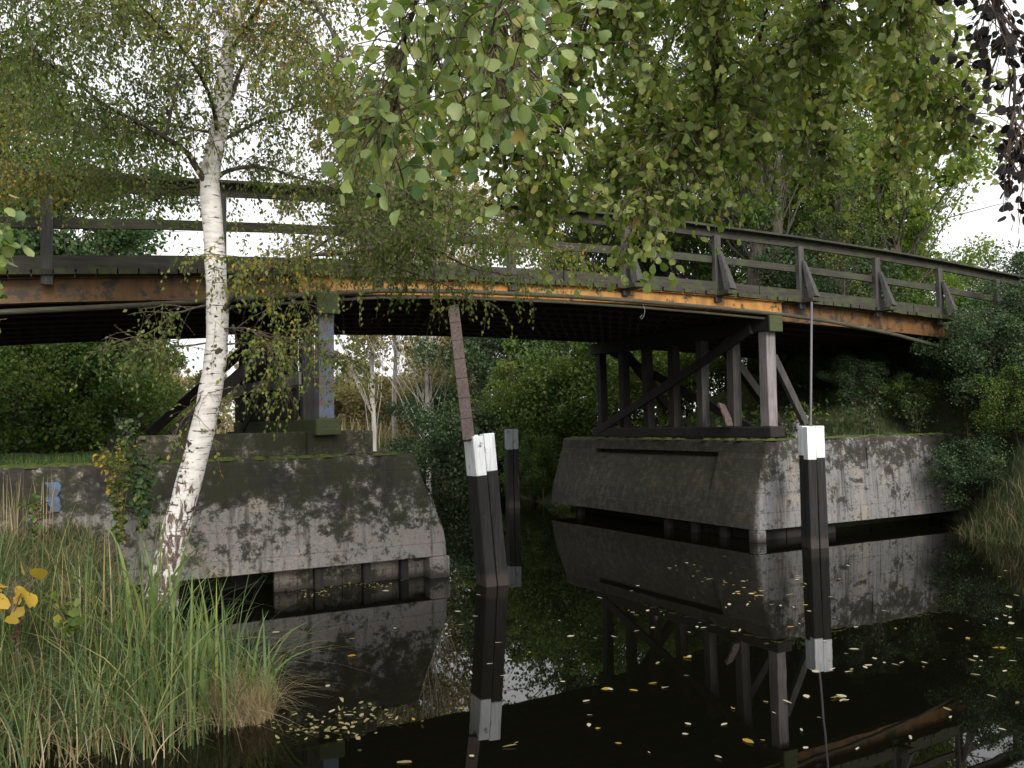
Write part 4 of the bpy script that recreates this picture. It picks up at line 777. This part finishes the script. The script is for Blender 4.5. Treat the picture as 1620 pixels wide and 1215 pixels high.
tag(link('canal_bank_grass', blade_mesh('canal_bank_grass', B, rng.uniform(.3, .9, N), rng.uniform(.01, .02, N), rng.uniform(.2, .9, N), rng.random(N), 3), M['grass']), 'long grass hanging to the water along the far canal banks', 'grass', kind='stuff')
B = scatter(12000, (-45, 2), (38, 62), .5); N = len(B)
tag(link('meadow_reeds', blade_mesh('meadow_reeds', B, rng.uniform(.8, 1.9, N), rng.uniform(.025, .05, N), rng.uniform(.1, .5, N), rng.random(N), 3), M['straw']), 'straw coloured reed bed in the far meadow under the bridge', 'reeds', kind='stuff')
B = scatter(14000, (-16, 12), (15, 36), .6, lambda X, Y: ((X - B0[0]) * V[0] + (Y - B0[1]) * V[1] > .6)); N = len(B)
tag(link('undergrowth', leaf_mesh('undergrowth', B + np.stack([0 * B[:, 0], 0 * B[:, 0], rng.random(N) * .5], 1), rng.uniform(.07, .14, N), 'rhomb', None, 0, .8), M['mid_leaf']), 'low leafy undergrowth on the ground beyond the bridge', 'undergrowth', kind='stuff')
# floating leaves -----------------------------------------------------------------
fl = []
for k in range(4):
    mt = ('gold_leaf', 'tan_leaf', 'pale_leaf', 'pale_leaf')[k]; me = leaf_mesh('floating_leaf', np.zeros((1, 3)), np.array([1.0]), 'oval', np.array([[1., 0, 0]]), 0, 0, np.array([.3 + .2 * k]))
    co = np.array([(x * math.cos(k), x * math.sin(k) + y, .04 * abs(y)) for x, y, _ in TPL['oval'][0]]); me.vertices.foreach_set('co', co.astype(np.float32).ravel()); me.update(); me.materials.append(M[mt]); fl.append(me)
def on_water(x, y):
    D = _fw + _rt * (x - 810) / F - _up * (y - 607.5) / F; return CAM + D * (-CAM[2] / D[2])
cnt = 0
first = None
cc = [(rng.uniform(860, 1600), rng.uniform(880, 1120)) for _ in range(16)]
while cnt < 215:
    x = rng.uniform(700, 1620) if rng.random() < .86 else rng.uniform(420, 760); y = rng.uniform(875, 1210) if rng.random() < .7 else rng.uniform(930, 1060)
    if rng.random() < .35: q = cc[rng.integers(16)]; x = q[0] + rng.normal() * 30; y = q[1] + rng.normal() * 5
    p = on_water(x, y)
    if float(height(p[0], p[1])) > -.6: continue
    o = bpy.data.objects.new('floating_leaf', fl[[0, 1, 2, 3, 2, 3, 1, 3][rng.integers(8)]]); COL.objects.link(o); o.location = (p[0], p[1], .006); s = rng.uniform(.035, .095) * (1.5 if rng.random() < .08 else 1); o.scale = (s, s * rng.uniform(.6, 1), s); o.rotation_euler = (rng.uniform(-.12, .12), rng.uniform(-.12, .12), rng.random() * 6.28)
    tag(o, 'small pale fallen leaf floating on the dark water', 'leaf', 'fallen leaves floating on the canal'); cnt += 1
def litter(cpx, n, label):
    c = np.array([on_water(*q) for q in cpx]); P = c[rng.integers(0, len(c), n)] + rng.normal(size=(n, 3)) * (.13, .10, 0); P[:, 2] = .006 + rng.random(n) * .012
    tag(link('leaf_litter', leaf_mesh('leaf_litter', P, rng.uniform(.02, .055, n), 'oval', rng.normal(size=(n, 3)) * (1, 1, .05), 0, 5), M['tan_leaf']), label, 'leaf litter', kind='stuff')
litter([(480, 1140), (520, 1150), (560, 1130), (600, 1135), (440, 1150), (520, 1165)], 130, 'floating raft of pale leaves beside the tan tussock')
litter([(470, 935), (520, 930), (560, 925), (600, 928), (500, 940)], 110, 'floating leaf litter along the foot of the left abutment')
